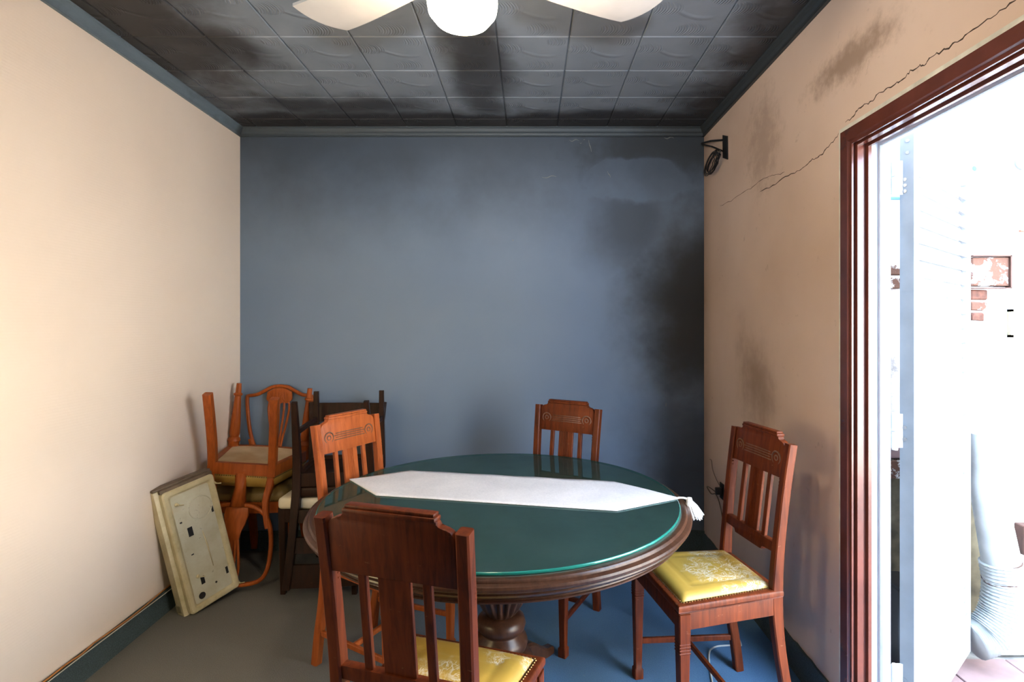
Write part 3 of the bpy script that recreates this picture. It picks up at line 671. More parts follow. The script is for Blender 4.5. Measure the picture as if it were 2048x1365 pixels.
    box(bm, -.110, .110, yb(1.0) - .016, yb(1.0) + .016, .999, 1.010, bev=.004); box(bm, -.106, .106, yb(1.0) - .012, yb(1.0) + .014, 1.0095, 1.017, bev=.003)
    R.append(('crest_rail', bm, mat, 'auto'))
    bm = B()     # carved medallions with reeds between, front face
    for s in (-1, 1):
        z = .925; y = yb(z) + .0105; rr = .023
        tube(bm, [(s * .112 + rr * math.cos(a), y, z + rr * math.sin(a)) for a in [2 * PI * k / 20 for k in range(20)]], .0032, 6, closed=True)
        tube(bm, [(s * .112 + .009 * math.cos(a), y, z + .009 * math.sin(a)) for a in [2 * PI * k / 14 for k in range(14)]], .0028, 6, closed=True)
    for k in range(4):
        z = .911 + k * .009; y = yb(z) + .010; tube(bm, [(-.085 + .008 * (k % 2), y, z), (0, y + .0005, z + .001), (.085 - .008 * (k % 2), y, z)], .0024, 6)
    R.append(('carving', bm, M['carve'], True))
    def splat(x, w, d):
        bm = B(); pts = [(x, yb(z), z) for z in (.60, .70, .80, .872)]; sweep(bm, pts, w, d, bev=.002); return bm
    bm = splat(0, .078, .012)
    for k in range(4):
        x = (-1.5 + k) * .0085; tube(bm, [(x, yb(z) + .006, z) for z in (.645, .70, .80, .862)], .0030, 6)
    R.append(('splat', bm, mat, 'auto'))
    for s in (-1, 1): R.append(('slat', splat(s * .078, .020, .014), mat, 'auto'))
    bm = B(); prism(bm, [(-.152, .607), (-.088, .607), (-.082, .592), (.082, .592), (.088, .607), (.152, .607), (.152, .640), (-.152, .640)], 'y', -.012, .012, bev=.002, f=lambda p: (p[0], p[1] + yb(p[2]), p[2]))
    R.append(('lower_rail', bm, mat, 'auto'))
    for s in (-1, 1):
        bm = B(); sweep(bm, [(s * .160, .0, .135), (s * .190, .375, .145)], .016, .022, lat=(1, 0, 0), bev=.003); R.append(('stretcher', bm, mat, 'auto'))
    bm = B(); sweep(bm, [(-.173, .185, .140), (.173, .185, .140)], .016, .020, lat=(0, 1, 0), bev=.003); R.append(('stretcher', bm, mat, 'auto'))
    return R
def build(name, label, parts, loc, rz, cat='chair', group=None, rot=None):
    t = thing(name, label, cat, loc, rz, group, rot)
    for nm, bm, m, sm in parts: link(nm, bm, m, t, smooth=sm)
    return t
def restyle(src, label, loc, rz, swap=None, rot=None):
    r = src.copy(); COL.objects.link(r); r.location = loc; r.rotation_euler = rot or (0, 0, rz); r['label'] = label
    for ch in list(src.children):
        c = ch.copy(); COL.objects.link(c); c.parent = r
        if swap:
            for i, sl in enumerate(c.material_slots):
                
                mm = sl.material
                if mm in swap: sl.link = 'OBJECT'; sl.material = swap[mm]
    return r
def rz(a): return math.radians(a - 90)
GRP = 'dining chairs around the round table'
ch = build('dining_chair', 'red-brown slat-back dining chair nearest the camera, back turned, yellow seat half under the table', chair_parts(M['chair'], M['yellow']), (-.280, 1.178, 0), rz(72.9), group=GRP)
restyle(ch, 'slat-back dining chair by the doorway wall, scuffed yellow leather seat fully visible', (.8415, 2.052, 0), rz(190.9))
restyle(ch, 'slat-back dining chair on the far side of the table, against the blue wall', (.176, 2.731, 0), rz(238.9))
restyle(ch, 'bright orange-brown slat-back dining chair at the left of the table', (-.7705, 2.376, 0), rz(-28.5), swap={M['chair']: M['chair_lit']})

# ------------------------------------------------------------------ the round table
tc = (-.108, 2.082)
tb = thing('round_table', 'large round dark walnut pedestal table with moulded rim', 'table', (tc[0], tc[1], 0))
bm = B(); lathe(bm, [(0, .7425), (.664, .7425), (.664, .712), (0, .712)], 96); link('tabletop', bm, M['tabletop'], tb, smooth='auto', label='dark green top under the glass')
bm = B(); pr = [(0.6640, 0.7427), (0.6720, 0.7435), (0.6790, 0.7423), (0.6830, 0.7383), (0.6840, 0.7343), (0.6900, 0.7335), (0.6970, 0.7303), (0.7000, 0.7246), (0.6990, 0.7182), (0.6940, 0.7134), (0.6880, 0.7118), (0.6860, 0.7085), (0.6880, 0.7046), (0.6850, 0.6989), (0.6740, 0.6925), (0.6640, 0.6861), (0.6600, 0.6829), (0.6610, 0.6797), (0.6650, 0.6773), (0.6650, 0.6732), (0.6590, 0.6693), (0.6400, 0.6676), (0.6200, 0.6700), (0.6200, 0.7085), (0.6640, 0.7126)]
rings = []
for k in range(128):
    a = 2 * PI * k / 128; rings.append([bm.verts.new((r * math.cos(a), r * math.sin(a), z)) for r, z in pr])
n = len(pr)
for k in range(128):
    q = rings[(k + 1) % 128]
    for i in range(n): bm.faces.new((rings[k][i], rings[k][(i + 1) % n], q[(i + 1) % n], q[i]))
link('rim', bm, M['table'], tb, smooth='auto')
bm = B(); lathe(bm, [(0, .712), (.25, .712), (.25, .66), (.09, .655), (0, .655)], 48); link('bearer', bm, M['table'], tb, smooth='auto')
bm = B(); lathe(bm, [(.07, .655), (.078, .60), (.096, .55), (.108, .49), (.110, .43), (.100, .375), (.078, .330), (.058, .305), (.048, .296)], 144, flute=18, amp=0.20, frange=(.31, .59)); link('fluted_column', bm, M['table'], tb, smooth=True)
bm = B(); lathe(bm, [(.050, .300), (.070, .297), (.088, .285), (.094, .264), (.088, .245), (.074, .236), (.076, .230), (.096, .215), (.102, .196), (.096, .176), (.080, .168), (.082, .160), (.115, .145), (.13, .12), (.13, .07), (.10, .055), (0, .055)], 48); link('turned_base', bm, M['table'], tb, smooth=True)
for k in range(4):
    a = PI / 4 + k * PI / 2 + .1; d = Vector((math.cos(a), math.sin(a), 0)); lat = Vector((-d.y, d.x, 0))
    bm = B(); pts = smoothpath([d * .08 + Vector((0, 0, .095)), d * .15 + Vector((0, 0, .095)), d * .21 + Vector((0, 0, .060)), d * .26 + Vector((0, 0, .028)), d * .31 + Vector((0, 0, .020))], 4)
    n = len(pts); sweep(bm, pts, [.055 - .012 * i / n for i in range(n)], [.062 - .030 * i / n for i in range(n)], lat=lat, bev=.008); link('foot', bm, M['table'], tb, smooth='auto')
gp = thing('glass_top', 'round green-tinted glass plate lying on the table', 'glass top', (tc[0], tc[1], .7445))
bm = B(); bm.faces.new([bm.verts.new((.657 * math.cos(2 * PI * k / 128), .657 * math.sin(2 * PI * k / 128), .0085)) for k in range(128)])
gpo = link('glass_pane', bm, M['glass'], gp)
if gpo.data.polygons[0].normal.z < 0: gpo.data.flip_normals()
bm = B(); lathe(bm, [(.6565, .0088), (.6590, .0086), (.6602, .0070), (.6602, .0015), (.6590, 0), (.6565, 0)], 128)
for f in [f for f in bm.faces if len(f.verts) > 4]: bm.faces.remove(f)
link('polished_edge', bm, M['glass_edge'], gp, smooth=True, label='bright teal polished edge')

# table runner with its tassel
rn = thing('table_runner', 'white woven table runner with pointed ends and a tassel', 'table runner', (-.11, 2.13, .7535))
pts2 = [(-.748, 2.268), (-.523, 2.407), (.347, 2.238), (.560, 2.026), (.301, 1.888), (-.580, 2.060)]
bm = B(); NX = 60; NY = 14
def bounds(x):
    def yat(a, b, x): return a[1] + (b[1] - a[1]) * (x - a[0]) / (b[0] - a[0])
    top = yat(pts2[0], pts2[1], x) if x < -.523 else (yat(pts2[1], pts2[2], x) if x < .347 else yat(pts2[2], pts2[3], x))
    bot = yat(pts2[0], pts2[5], x) if x < -.580 else (yat(pts2[5], pts2[4], x) if x < .301 else yat(pts2[4], pts2[3], x))
    return bot, top
xs = sorted(set([-.748 + (.560 + .748) * i / NX for i in range(NX + 1)] + [-.523, .347, .301, -.580]))
rows = []
for x in xs:
    b, tt = bounds(x); rows.append([(x + .11, b + (tt - b) * j / NY - 2.13, .0016 + .0012 * math.sin(x * 31 + j * .7) * math.sin(j * 1.3)) for j in range(NY + 1)])
up = [[bm.verts.new((a, b, c + .0025)) for a, b, c in r] for r in rows]; dn = [[bm.verts.new((a, b, c * .5 - .0004)) for a, b, c in r] for r in rows]
for i in range(len(rows) - 1):
    for j in range(NY):
        for q, s in ((up, 1), (dn, -1)):
            try: bm.faces.new((q[i][j], q[i + 1][j], q[i + 1][j + 1], q[i][j + 1]))
            except ValueError: pass
    for j in (0, NY): bm.faces.new((up[i][j], up[i + 1][j], dn[i + 1][j], dn[i][j]))
bmesh.ops.remove_doubles(bm, verts=bm.verts, dist=.0002)
link('cloth', bm, M['cloth'], rn, smooth=True)
bm = B(); d = Vector((.66, -.06, 0)).normalized(); st0 = Vector((.562 + .11, 2.024 - 2.13, .004))
tube(bm, smoothpath([st0 - d * .012, st0 + d * .010, st0 + d * .028 + Vector((0, 0, -.006))]), .0035, 6)
hd = st0 + d * .030 + Vector((0, 0, -.008)); lathe(bm, [(0, .012), (.009, .009), (.012, 0), (.010, -.008), (0, -.010)], 12, tuple(hd)); link('tassel_knot', bm, M['tassel'], rn, smooth=True)
bm = B()
for k in range(150):
    a = rnd.uniform(0, 2 * PI); r = math.sqrt(rnd.random()); off = Vector((math.cos(a), math.sin(a), 0)) * r
    p0 = hd + off * .008; ln = rnd.uniform(.050, .068)
    p1 = hd + off * .022 + d * .010 + Vector((0, 0, -ln * .4)); p2 = hd + off * (.024 + .006 * rnd.random()) + d * .024 + Vector((rnd.uniform(-.003, .003), rnd.uniform(-.003, .003), -ln))
    tube(bm, [p0, p1, p2], .0021, 4)
tl = link('tassel', bm, M['tassel'], rn); tl['kind'] = 'stuff'

# ------------------------------------------------------------------ shield-back chairs stacked in the corner
def shield_parts(mat, padmat, hoop=False):
    R = []
    yb = lambda z: .012 - .085 * max(0, (z - .46)) / .56
    for s in (-1, 1):    # sabre rear legs running up into the shield
        bm = B(); pts = smoothpath([(s * .165, -.095, 0), (s * .160, -.058, .12), (s * .155, -.018, .26), (s * .152, .010, .40), (s * .148, yb(.48), .48), (s * .138, yb(.56), .56), (s * .150, yb(.64), .64), (s * .166, yb(.70), .70)], 4)
        n = len(pts); sweep(bm, pts, [.040 if p.z < .42 else .040 - .016 * (p.z - .42) / .28 for p in pts], [.040 if p.z < .42 else .040 - .016 * (p.z - .42) / .28 for p in pts], bev=.005); R.append(('leg', bm, mat, 'auto'))
    for s in (-1, 1):    # turned front legs
        bm = B(); c = (s * .205, .385, 0)
        lathe(bm, [(.0135, 0), (.015, .03), (.016, .055), (.024, .062), (.024, .070), (.017, .076), (.018, .09), (.026, .22), (.029, .30), (.024, .318), (.033, .330), (.036, .342), (.030, .352), (.030, .372), (.030, .43)], 20, c)
        R.append(('leg', bm, mat, 'auto'))
    # bowed seat frame
    def seat_outline(g, n=10):
        o = []
        for k in range(n + 1):
            u = k / n * 2 - 1; o.append((u * (.225 - g), .402 + .032 * (1 - u * u) - g))
        o = [( -(.225 - g), .34)] + o + [((.225 - g), .34)]
        o += [(.172 - g, -.008 + g), (-.172 + g, -.008 + g)]
        return o
    bm = B(); O = seat_outline(0); I = seat_outline(.03)
    V = [[bm.verts.new((a, b, z)) for a, b in q] for q in (O, I) for z in (.372, .432)]; n = len(O)
    for k in range(n):
        j = (k + 1) % n
        bm.faces.new((V[0][k], V[0][j], V[1][j], V[1][k])); bm.faces.new((V[2][k], V[2][j], V[3][j], V[3][k])); bm.faces.new((V[0][k], V[0][j], V[2][j], V[2][k])); bm.faces.new((V[1][k], V[1][j], V[3][j], V[3][k]))
    R.append(('seat_frame', bm, mat, 'auto'))
    bm = B(); prism(bm, seat_outline(.028), 'z', .374, .380); R.append(('webbing', bm, M['canvas'], False))
    bm = B(); O = seat_outline(.004); cx, cy = 0, .2; rings = []
    for sc_, z in ((1.0, .4325), (1.005, .450), (.985, .472), (.93, .492), (.80, .506), (.55, .516), (.25, .520)):
        rings.append([bm.verts.new((cx + (a - cx) * sc_, cy + (b - cy) * sc_, z)) for a, b in O])
    for a, b in zip(rings[:-1], rings[1:]):
        for k in range(n): bm.faces.new((a[k], a[(k + 1) % n], b[(k + 1) % n], b[k]))
    bm.faces.new(rings[0]); bm.faces.new(rings[-1]); R.append(('seat_pad', bm, padmat, True))
    bm = B(); 
    for k in range(n):
        a = O[k]; b = O[(k + 1) % n]; l = math.hypot(b[0] - a[0], b[1] - a[1]); m = max(1, int(l / .011))
        for i in range(m):
            u = (i + .5) / m; x = a[0] + (b[0] - a[0]) * u; y = a[1] + (b[1] - a[1]) * u
            x = x * 1.012; y = cy + (y - cy) * 1.012
            bmesh.ops.create_icosphere(bm, subdivisions=1, radius=.0034, matrix=Matrix.Translation((x, y, .438)))
    R.append(('nail_trim', bm, M['brass'], False))
    # shield
    half = [(0, 1.020), (.050, 1.014), (.095, .990), (.140, .968), (.185, .962), (.200, .955), (.197, .90), (.186, .82), (.166, .73), (.135, .65), (.090, .59), (.045, .560), (0, .552)]
    if hoop: half = [(0, .985), (.060, .984), (.120, .975), (.165, .955), (.190, .915), (.198, .85), (.194, .77), (.176, .69), (.140, .63), (.080, .595), (0, .588)]
    outl = half + [(-x, z) for x, z in reversed(half[1:-1])]
    P = smoothpath([(x, yb(z), z) for x, z in outl], 3, closed=True); bm = B(); rings = []; N = len(P)
    for i, p in enumerate(P):
        tg = (P[(i + 1) % N] - P[(i - 1) % N]).normalized(); Dv = Vector((0, 1, 0)); Lv = tg.cross(Dv).normalized(); w, d = .010, .011
        rings.append([bm.verts.new(p + Lv * a + Dv * b) for a, b in ((-w, -d * .6), (-w * .6, -d), (w * .6, -d), (w, -d * .6), (w, d * .6), (w * .6, d), (-w * .6, d), (-w, d * .6))])
    for i in range(N):
        q = rings[(i + 1) % N]
        for k in range(8): bm.faces.new((rings[i][k], rings[i][(k + 1) % 8], q[(k + 1) % 8], q[k]))
    R.append(('shield_frame', bm, mat, True))
    bm = B()      # carved swag web below the crest, with tulip cut-outs left between lobes
    def plate(out_, d=.008): prism(bm, out_, 'y', -d, d, bev=.002, f=lambda p: (p[0], p[1] + yb(p[2]), p[2]))
    if hoop: plate([(-.055, .600), (.055, .600), (.060, .640), (.050, .690), (.034, .720), (.030, .760), (.012, .766), (-.012, .766), (-.030, .760), (-.034, .720), (-.050, .690), (-.060, .640)])
    else: plate([(-.075, .985), (-.080, .940), (-.060, .918), (-.045, .915), (-.030, .925), (-.015, .915), (0, .910), (.015, .915), (.030, .925), (.045, .915), (.060, .918), (.080, .940), (.075, .985), (.03, 1.008), (-.03, 1.008)])
    for s in (-1, 0, 1):
        if hoop:
            tube(bm, smoothpath([(s * .030, yb(.61) + .009, .61), (s * .038, yb(.65) + .010, .65), (s * .020, yb(.70) + .010, .70)]), .0045, 6); continue
        x = s * .036; tube(bm, smoothpath([(x - .016, yb(.97) + .008, .975), (x - .010, yb(.94) + .009, .945), (x, yb(.93) + .010, .932), (x + .010, yb(.94) + .009, .945), (x + .016, yb(.97) + .008, .975)]), .004, 6)
        tube(bm, [(x, yb(.94) + .009, .935), (x, yb(.98) + .008, .985)], .004, 6)
    R.append(('carved_swag', bm, mat, 'auto'))
    for k in range(5):
        u = k - 2; bm = B(); pts = smoothpath([(u * .010, yb(.62), .625), (u * .0155, yb(.70), .70), (u * .026, yb(.80), .80), (u * .032, yb(.88), .88), (u * .030, yb(.93), .925)], 4)
        if hoop: pts = smoothpath([(u * .011, yb(.75), .755), (u * .017, yb(.82), .82), (u * .024, yb(.90), .90), (u * .022, yb(.97), .978)], 4)
        sweep(bm, pts, .0125, .012, bev=.003); R.append(('slat', bm, mat, 'auto'))
    if hoop:
        bm = B(); tube(bm, [(0, yb(.43), .425), (0, yb(.5), .50), (0, yb(.59), .595)], [.035, .028, .040], 8); R.append(('splat_shoe', bm, mat, True)); return R
    bm = B(); fan = [(-.030, .556), (.030, .556), (.040, .585), (.038, .615)] + [(.034 - .068 * i / 8, .640 + (.008 if i % 2 else 0) + .010 * math.sin(PI * i / 8)) for i in range(9)] + [(-.038, .615), (-.040, .585)]
    prism(bm, fan, 'y', -.010, .010, bev=.002, f=lambda p: (p[0], p[1] + yb(p[2]), p[2]))
    for k in range(5): u = k - 2; tube(bm, [(u * .003, yb(.56) + .010, .562), (u * .0135, yb(.64) + .011, .642)], [.0025, .0055], 6)
    tube(bm, [(0, yb(.43), .425), (0, yb(.5), .49), (0, yb(.556), .560)], [.03, .022, .02], 8)
    R.append(('shell_splat', bm, mat, 'auto'))
    return R
SG = 'shield-back chairs stacked in the corner'
sh = build('shield_back_chair', 'orange-brown shield-back chair standing upright in the corner under the inverted one', shield_parts(M['shield'], M['olive']), (-1.545, 3.320, 0), rz(-91), group=SG)
sh.scale = (1, .81, 1)
ROLL = math.radians(5)
build('shield_back_chair', 'orange-brown chair stacked upside down, legs up, canvas underside showing, rounded back hanging', shield_parts(M['shield'], M['mustard'], True), (-1.495, 2.905, 1.032), 0, group=SG, rot=(0, PI + ROLL, math.radians(6)))

# ------------------------------------------------------------------ dark ladder-back chairs stacked beside them
def dark_parts(mat, padmat):
    R = []; yb = lambda z: .010 - .075 * max(0, z - .45) / .48
    for s in (-1, 1):
        bm = B(); pts = smoothpath([(s * .175, -.070, 0), (s * .178, -.035, .14), (s * .182, .004, .30), (s * .184, .012, .44), (s * .190, yb(.6), .60), (s * .200, yb(.78), .78), (s * .212, yb(.935), .935)], 4)
        n = len(pts); sweep(bm, pts, [.026 + .016 * min(1, i / n * 2.4) - .012 * max(0, i / n - .5) for i in range(n)], [.026 + .016 * min(1, i / n * 2.4) - .012 * max(0, i / n - .5) for i in range(n)], bev=.003); R.append(('leg', bm, mat, 'auto'))
        bm = B(); sweep(bm, [(s * .185, .385, 0), (s * .186, .385, .20), (s * .188, .385, .45)], [.026, .032, .038], [.026, .032, .038], bev=.003); R.append(('leg', bm, mat, 'auto'))
    bm = B()
    box(bm, -.19, .19, .380, .402, .375, .445, bev=.002, seg=1); box(bm, -.17, .17, .0, .022, .375, .445, bev=.002, seg=1)
    for s in (-1, 1): box(bm, s * .186 - .011, s * .186 + .011, .02, .39, .375, .445, bev=.002, seg=1)
    box(bm, -.18, .18, .02, .385, .395, .405); R.append(('seat_frame', bm, mat, 'auto'))
    bm = B(); box(bm, -.205, .205, .005, .415, .4455, .505, bev=.018, seg=4); R.append(('seat_pad', bm, padmat, 'auto'))
    for z0, z1 in ((.820, .928), (.690, .765), (.560, .620)):
        bm = B(); w0 = .19 + (z0 - .6) * .06; w1 = .19 + (z1 - .6) * .06
        o = [(-w0, z0), (w0, z0), (w1, z1), (-w1, z1)]; N = 8
        V = [[[bm.verts.new((-(w0 + (w1 - w0) * c) + 2 * (w0 + (w1 - w0) * c) * i / N, yb(z0 + (z1 - z0) * c) + dy - .012 * (1 - (i / N * 2 - 1) ** 2), z0 + (z1 - z0) * c)) for i in range(N + 1)] for c in (0, 1)] for dy in (-.008, .008)]
        for i in range(N):
            for d_ in (0, 1): bm.faces.new((V[d_][0][i], V[d_][0][i + 1], V[d_][1][i + 1], V[d_][1][i]))
            for c in (0, 1): bm.faces.new((V[0][c][i], V[0][c][i + 1], V[1][c][i + 1], V[1][c][i]))
        for i in (0, N): bm.faces.new((V[0][0][i], V[0][1][i], V[1][1][i], V[1][0][i]))
        R.append(('back_slat', bm, mat, 'auto'))
    for s in (-1, 1): bm = B(); sweep(bm, [(s * .178, -.03, .16), (s * .186, .385, .16)], .016, .028, bev=.002); R.append(('stretcher', bm, mat, 'auto'))
    return R
DG = 'dark ladder-back chairs stacked against the blue wall'
dk = build('ladder_back_chair', 'dark-stained ladder-back chair with cream seat, upright against the blue wall', dark_parts(M['dark'], M['cream_pad']), (-1.095, 3.225, 0), rz(-90), group=DG)
restyle(dk, 'dark-stained ladder-back chair stacked upside down on the cream-seated one', (-1.010, 2.815, 1.012), 0, swap={M['cream_pad']: M['dark']}, rot=(0, PI, math.radians(7)))

# ------------------------------------------------------------------ enamel cooker top leaning on the left wall
BL, BR, TL, TR = Vector((-1.613, 2.611, .004)), Vector((-1.497, 2.83, .046)), Vector((-1.722, 2.557, .603)), Vector((-1.633, 2.78, .648))
ux = (BR - BL).normalized(); uz = (TL - BL); uz = (uz - ux * uz.dot(ux)).normalized(); uy = ux.cross(uz)   # uy points back into the wall side?
if uy.x > 0: uy = -uy
W, Hh = .252, .612
mt = Matrix((ux, -uy, uz)).transposed().to_4x4(); mt.translation = BL
ck = thing('cooker_top', 'stained cream enamel cooker top seen from beneath, leaning on the left wall', 'cooker part')
ck.matrix_world = mt
# local: x right, y outwards from wall, z up
def pan(bm, x0, x1, z0, z1, y0, y1, r=.02, n=5):
    o = []
    for cx, cz, a0 in ((x1 - r, z1 - r, 0), (x0 + r, z1 - r, PI / 2), (x0 + r, z0 + r, PI), (x1 - r, z0 + r, 1.5 * PI)):
        for k in range(n + 1): a = a0 + PI / 2 * k / n; o.append((cx + r * math.cos(a), cz + r * math.sin(a)))
    return o
bm = B(); lay = []
for ins, y in ((0, -.030), (0, -.008), (.006, -.001), (.020, .0), (.026, -.003), (.030, -.009), (.036, -.011)):
    o = pan(bm, ins, W - ins, ins, Hh - ins, 0, 0, r=max(.004, .018 - ins * .3)); lay.append([bm.verts.new((a, y, b)) for a, b in o])
n = len(lay[0])
for a, b in zip(lay[:-1], lay[1:]):
    for k in range(n): bm.faces.new((a[k], a[(k + 1) % n], b[(k + 1) % n], b[k]))
bm.faces.new(lay[0]); link('raised_rim', bm, M['enamel'], ck, smooth='auto')
bm = B(); o = pan(bm, .034, W - .034, .034, Hh - .034, 0, 0, .010); prism(bm, o, 'y', -.016, -.0095); link('pan_plate', bm, M['enamel_pan'], ck, label='greasy grey recessed plate')
def ring(cx, cz, r, tr, nm, mat):
    bm = B(); tube(bm, [(cx + r * math.cos(2 * PI * k / 36), -.0095, cz + r * math.sin(2 * PI * k / 36)) for k in range(36)], tr, 6, closed=True); link(nm, bm, mat, ck, smooth=True)
ring(.158, .475, .056, .0028, 'burner_ring', M['enamel_pan'])
def disc(cx, cz, r, nm='vent_hole', mat=None, y=-.0085):
    bm = B(); tube(bm, [(cx, y - .004, cz), (cx, y, cz)], r, 20); link(nm, bm, mat or M['black'], ck)
disc(.068, .062, .016, y=.0006 - .0085); disc(.145, .085, .005)
for (a, b, c, d_) in ((.075, .098, .360, .405), (.078, .096, .112, .150), (.205, .215, .425, .455), (.202, .214, .095, .13)):
    link('slot', boxm(a, b, -.013, -.0085, c, d_), M['black'], ck)
link('slot', boxm(.050, .060, -.013, -.0087, .44, .447), M['black'], ck); link('slot', boxm(.065, .077, -.013, -.0087, .27, .276), M['black'], ck)
bm = B(); tube(bm, [(.150, -.0095, .17), (.147, -.0095, .28), (.140, -.0095, .36)], [.002, .004, .002], 6); link('pressed_rib', bm, M['enamel'], ck, smooth=True)
for cx, cz in ((.055, .535), (W - .004, .56), (W - .006, .02), (.070, .160)):
    bm = B(); lathe(bm, [(0, 0), (.010, 0), (.009, .006), (.004, .010), (.004, .024), (0, .026)], 10)
    bmesh.ops.rotate(bm, verts=bm.verts, matrix=Matrix.Rotation(-PI / 2, 3, 'X')); bmesh.ops.translate(bm, verts=bm.verts, vec=(cx, -.012, cz)); link('bolt', bm, M['enamel'], ck, smooth='auto')
    bm = B(); tube(bm, [(cx - .004, .006, cz), (cx + .022, .010, cz - .010)], .003, 6); link('wing_nut', bm, M['enamel'], ck)
# the outer shell behind the plate
bm = B(); prism(bm, [(-.018, -.086), (-.018, -.036), (-.004, -.032), (W, -.032), (W, -.086)], 'z', -.0, Hh + .012, bev=.004); link('outer_shell', bm, M['enamel'], ck, smooth='auto')
bm = B(); box(bm, -.020, W + .006, -.090, -.030, Hh + .0125, Hh + .024, bev=.004); box(bm, 0, W, -.031, -.012, Hh - .004, Hh + .0145, bev=.002, seg=1); link('grimy_top_seal', bm, M['gasket'], ck, smooth='auto', label='grimy brown seal along the top edge')
bm = B(); box(bm, -.0198, -.0182, -.088, -.046, .018, .055)
pl = link('rating_plate', bm, M['paper'], ck, label='small printed rating plate')
bm = B()
for k in range(5): box(bm, -.0204, -.0199, -.085, -.049, .0215 + k * .0065, .0235 + k * .0065)
box(bm, -.0204, -.0199, -.066, -.064, .021, .052)
link('print_lines', bm, M['gasket'], pl)

# ------------------------------------------------------------------ ceiling fan with opal lamp
FX, FY = -.155, 1.262
fan = thing('ceiling_fan', 'cream three-bladed ceiling fan with a lit opal globe', 'ceiling fan', (FX, FY, 2.262))
bm = B(); lathe(bm, [(0, .364), (.062, .364), (.060, .340), (.030, .320), (.013, .31), (.013, .10), (0, .10)], 32); link('downrod', bm, M['fan_white'], fan, smooth='auto')
bm = B(); lathe(bm, [(0, .13), (.04, .128), (.085, .10), (.100, .06), (.100, .01), (.080, -.02), (.050, -.035), (0, -.035)], 40); link('motor_housing', bm, M['fan_white'], fan, smooth='auto')
bm = B(); lathe(bm, [(0, -.036), (.056, -.036), (.060, -.050), (.052, -.056), (0, -.056)], 32); link('lamp_fitting', bm, M['fan_white'], fan, smooth='auto')
bm = B(); lathe(bm, [(.045, -.057), (.062, -.070), (.078, -.095), (.0815, -.118), (.078, -.140), (.062, -.160), (.038, -.170), (0, -.174)], 40); link('lamp_globe', bm, M['lamp'], fan, smooth=True)
for k, (adeg, side) in enumerate(((146, 1), (27.5, -1), (-92, 1))):
    bm = B(); a = math.radians(adeg); NL, NW = 14, 8; r0, r1 = .16, .545; up_ = []; dn_ = []
    for i in range(NL + 1):
        u = i / NL
        for lst, dz in ((up_, .004), (dn_, -.004)):
            row = []
            for j in range(NW + 1):
                v = j / NW * 2 - 1; w = .060 + .012 * u; rr = r0 + (r1 - r0) * u
                # tip sweeps: one corner rounded away
                if i > NL - 6: rr += (side * v * .026 - .012 * v * v) * ((i - (NL - 6)) / 6)
                pitch_ = math.radians(8) * side; x = rr; y = v * w * math.cos(pitch_); z = v * w * math.sin(pitch_) + .006 * (v * v) + dz + .012 * (u ** 3)
                if i == NL: z += .000
                for gk in (-.33, .33):
                    if abs(v - gk) < .13 and dz < 0 and .2 < u < .9: z += .0018
                row.append(bm.verts.new((x * math.cos(a) - y * math.sin(a), x * math.sin(a) + y * math.cos(a), z)))
            lst.append(row)
    for i in range(NL):
        for j in range(NW):
            bm.faces.new((up_[i][j], up_[i][j + 1], up_[i + 1][j + 1], up_[i + 1][j])); bm.faces.new((dn_[i][j], dn_[i][j + 1], dn_[i + 1][j + 1], dn_[i + 1][j]))
        for j in (0, NW): bm.faces.new((up_[i][j], up_[i + 1][j], dn_[i + 1][j], dn_[i][j]))
    for i in (0, NL):
        for j in range(NW): bm.faces.new((up_[i][j], up_[i][j + 1], dn_[i][j + 1], dn_[i][j]))
    bl = link('blade', bm, M['fan'], fan, smooth='auto')
    bm = B(); sweep(bm, [(.085 * math.cos(a), .085 * math.sin(a), .02), (.14 * math.cos(a), .14 * math.sin(a), .010), (.20 * math.cos(a), .20 * math.sin(a), .006)], .03, .006, lat=(-math.sin(a), math.cos(a), 0), bev=.001); link('blade_arm', bm, M['fan_white'], bl)

# ------------------------------------------------------------------ small wall things
def rw(px, py): y, z = wall_pt(px, py); return y, z
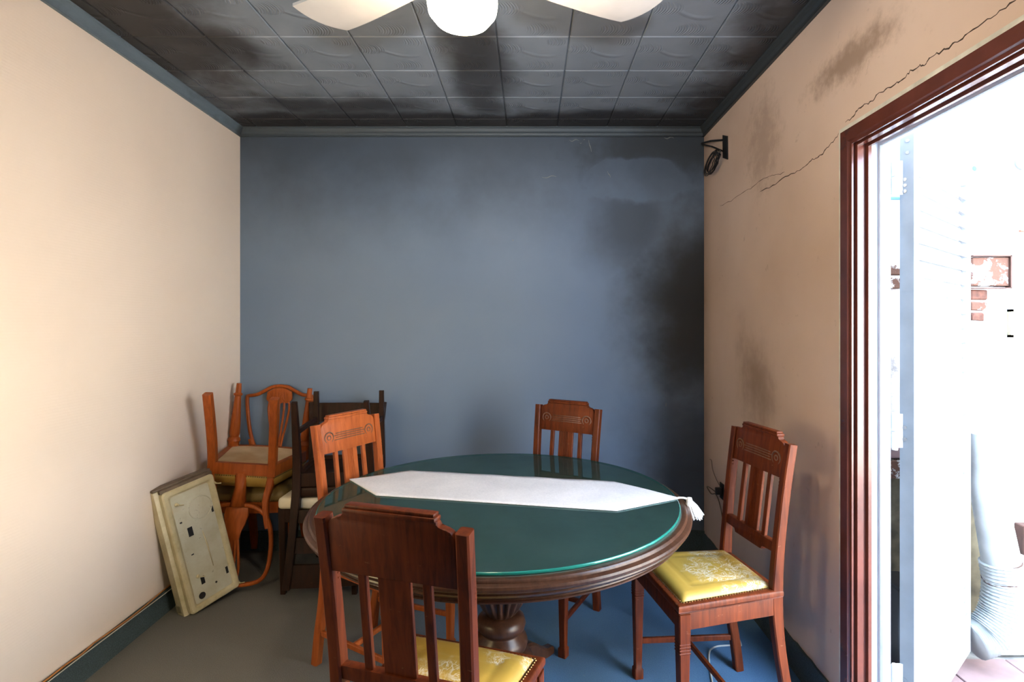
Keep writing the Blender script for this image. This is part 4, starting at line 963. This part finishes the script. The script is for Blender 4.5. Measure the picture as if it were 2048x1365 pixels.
# bracket with coiled wires high on the right wall
br = thing('wall_bracket', 'black metal bracket with a tangle of wires, high on the blush wall', 'bracket', (XR, 3.02, 2.38))
bm = B(); prism(bm, [(-.035, -.075), (.035, -.045), (.04, .085), (-.03, .055)], 'x', -.006, .001); link('back_plate', bm, M['black'], br)
bm = B(); sweep(bm, [(-.003, 0.02, .050), (-.035, .15, .088), (-.04, .29, .122)], .010, .012, lat=(0, 0, 1), bev=.001); sweep(bm, [(-.003, 0.03, -.01), (-.035, .13, .050), (-.04, .28, .112)], .008, .008, lat=(0, 0, 1), bev=.001); link('arm', bm, M['black'], br)
bm = B()
for k in range(7):
    c = Vector((-.02 - .004 * k, .13 + rnd.uniform(-.02, .03), -.035 + rnd.uniform(-.015, .01))); r_ = rnd.uniform(.04, .062); tl_ = rnd.uniform(-.5, .5)
    tube(bm, [c + Vector((.012 * math.sin(2 * PI * i / 22 + tl_), (r_ * 1.9 + .010 * math.sin(3 * i)) * math.cos(2 * PI * i / 22), r_ * 1.1 * math.sin(2 * PI * i / 22))) for i in range(22)], .0028, 5, closed=True)
link('wire_coil', bm, M['black'], br)
# wall socket with plug and cord
y, z = rw(1445, 983)
so = thing('wall_socket', 'small black socket with plugged cord, low on the blush wall near the corner', 'socket', (XR, y, z))
link('socket_plate', boxm(-.006, .001, -.030, .030, -.045, .045, bev=.002, seg=1), M['black'], so)
link('plug', boxm(-.040, -.0065, -.014, .014, -.018, .020, bev=.005), M['black'], so)
bm = B(); tube(bm, smoothpath([(-.038, .0, -.005), (-.05, .07, .0), (-.045, .13, -.015), (-.03, .10, -.045), (-.025, .03, -.03), (-.02, -.03, -.09), (-.02, -.09, -.21), (-.02, -.07, -.30), (-.018, .02, -.357)], 8), .0032, 6); link('cord', bm, M['wire_brown'], so)
bm = B(); tube(bm, smoothpath([(-.012, .02, .03), (-.008, .09, .05), (-.006, .15, .085), (-.006, .17, .13), (-.006, .20, .13)], 6), .0018, 5); link('loose_wire', bm, M['wire_brown'], so)
# cord running along the top of the left skirting
bm = B(); P = []
for i in range(60):
    y_ = 3.05 - i * .07; P.append((xl(y_) + .010 + .005 * math.sin(i * .9) + (.010 if i % 9 == 4 else 0), y_, .1085 + .003 * math.sin(i * .5)))
tube(bm, P, .0036, 6); o = link('skirting_cord', bm, M['wire_orange']); tag(o, 'orange-brown cord running along the left skirting', 'cord')
bm = B(); P = []
for i in range(60):
    y_ = 3.05 - i * .07; P.append((xl(y_) + .018, y_, .103 - .006 * (1 + math.sin(i * .33)) * .5))
tube(bm, P, .0022, 6); o = link('skirting_cord', bm, M['wire_white']); tag(o, 'thin pale cord running just below the orange-brown one on the left skirting', 'cord')
# thin white cable on the floor under the right chair
bm = B(); tube(bm, smoothpath([(.69, 2.02, .004), (.75, 2.28, .004), (.80, 2.36, .004), (.90, 2.38, .004), (.93, 2.42, .004), (.98, 2.9, .004), (1.03, 3.2, .004)], 6), .0035, 6)
o = link('floor_cable', bm, M['wire_white']); tag(o, 'thin white cable curling on the carpet under the chair by the doorway', 'cable')
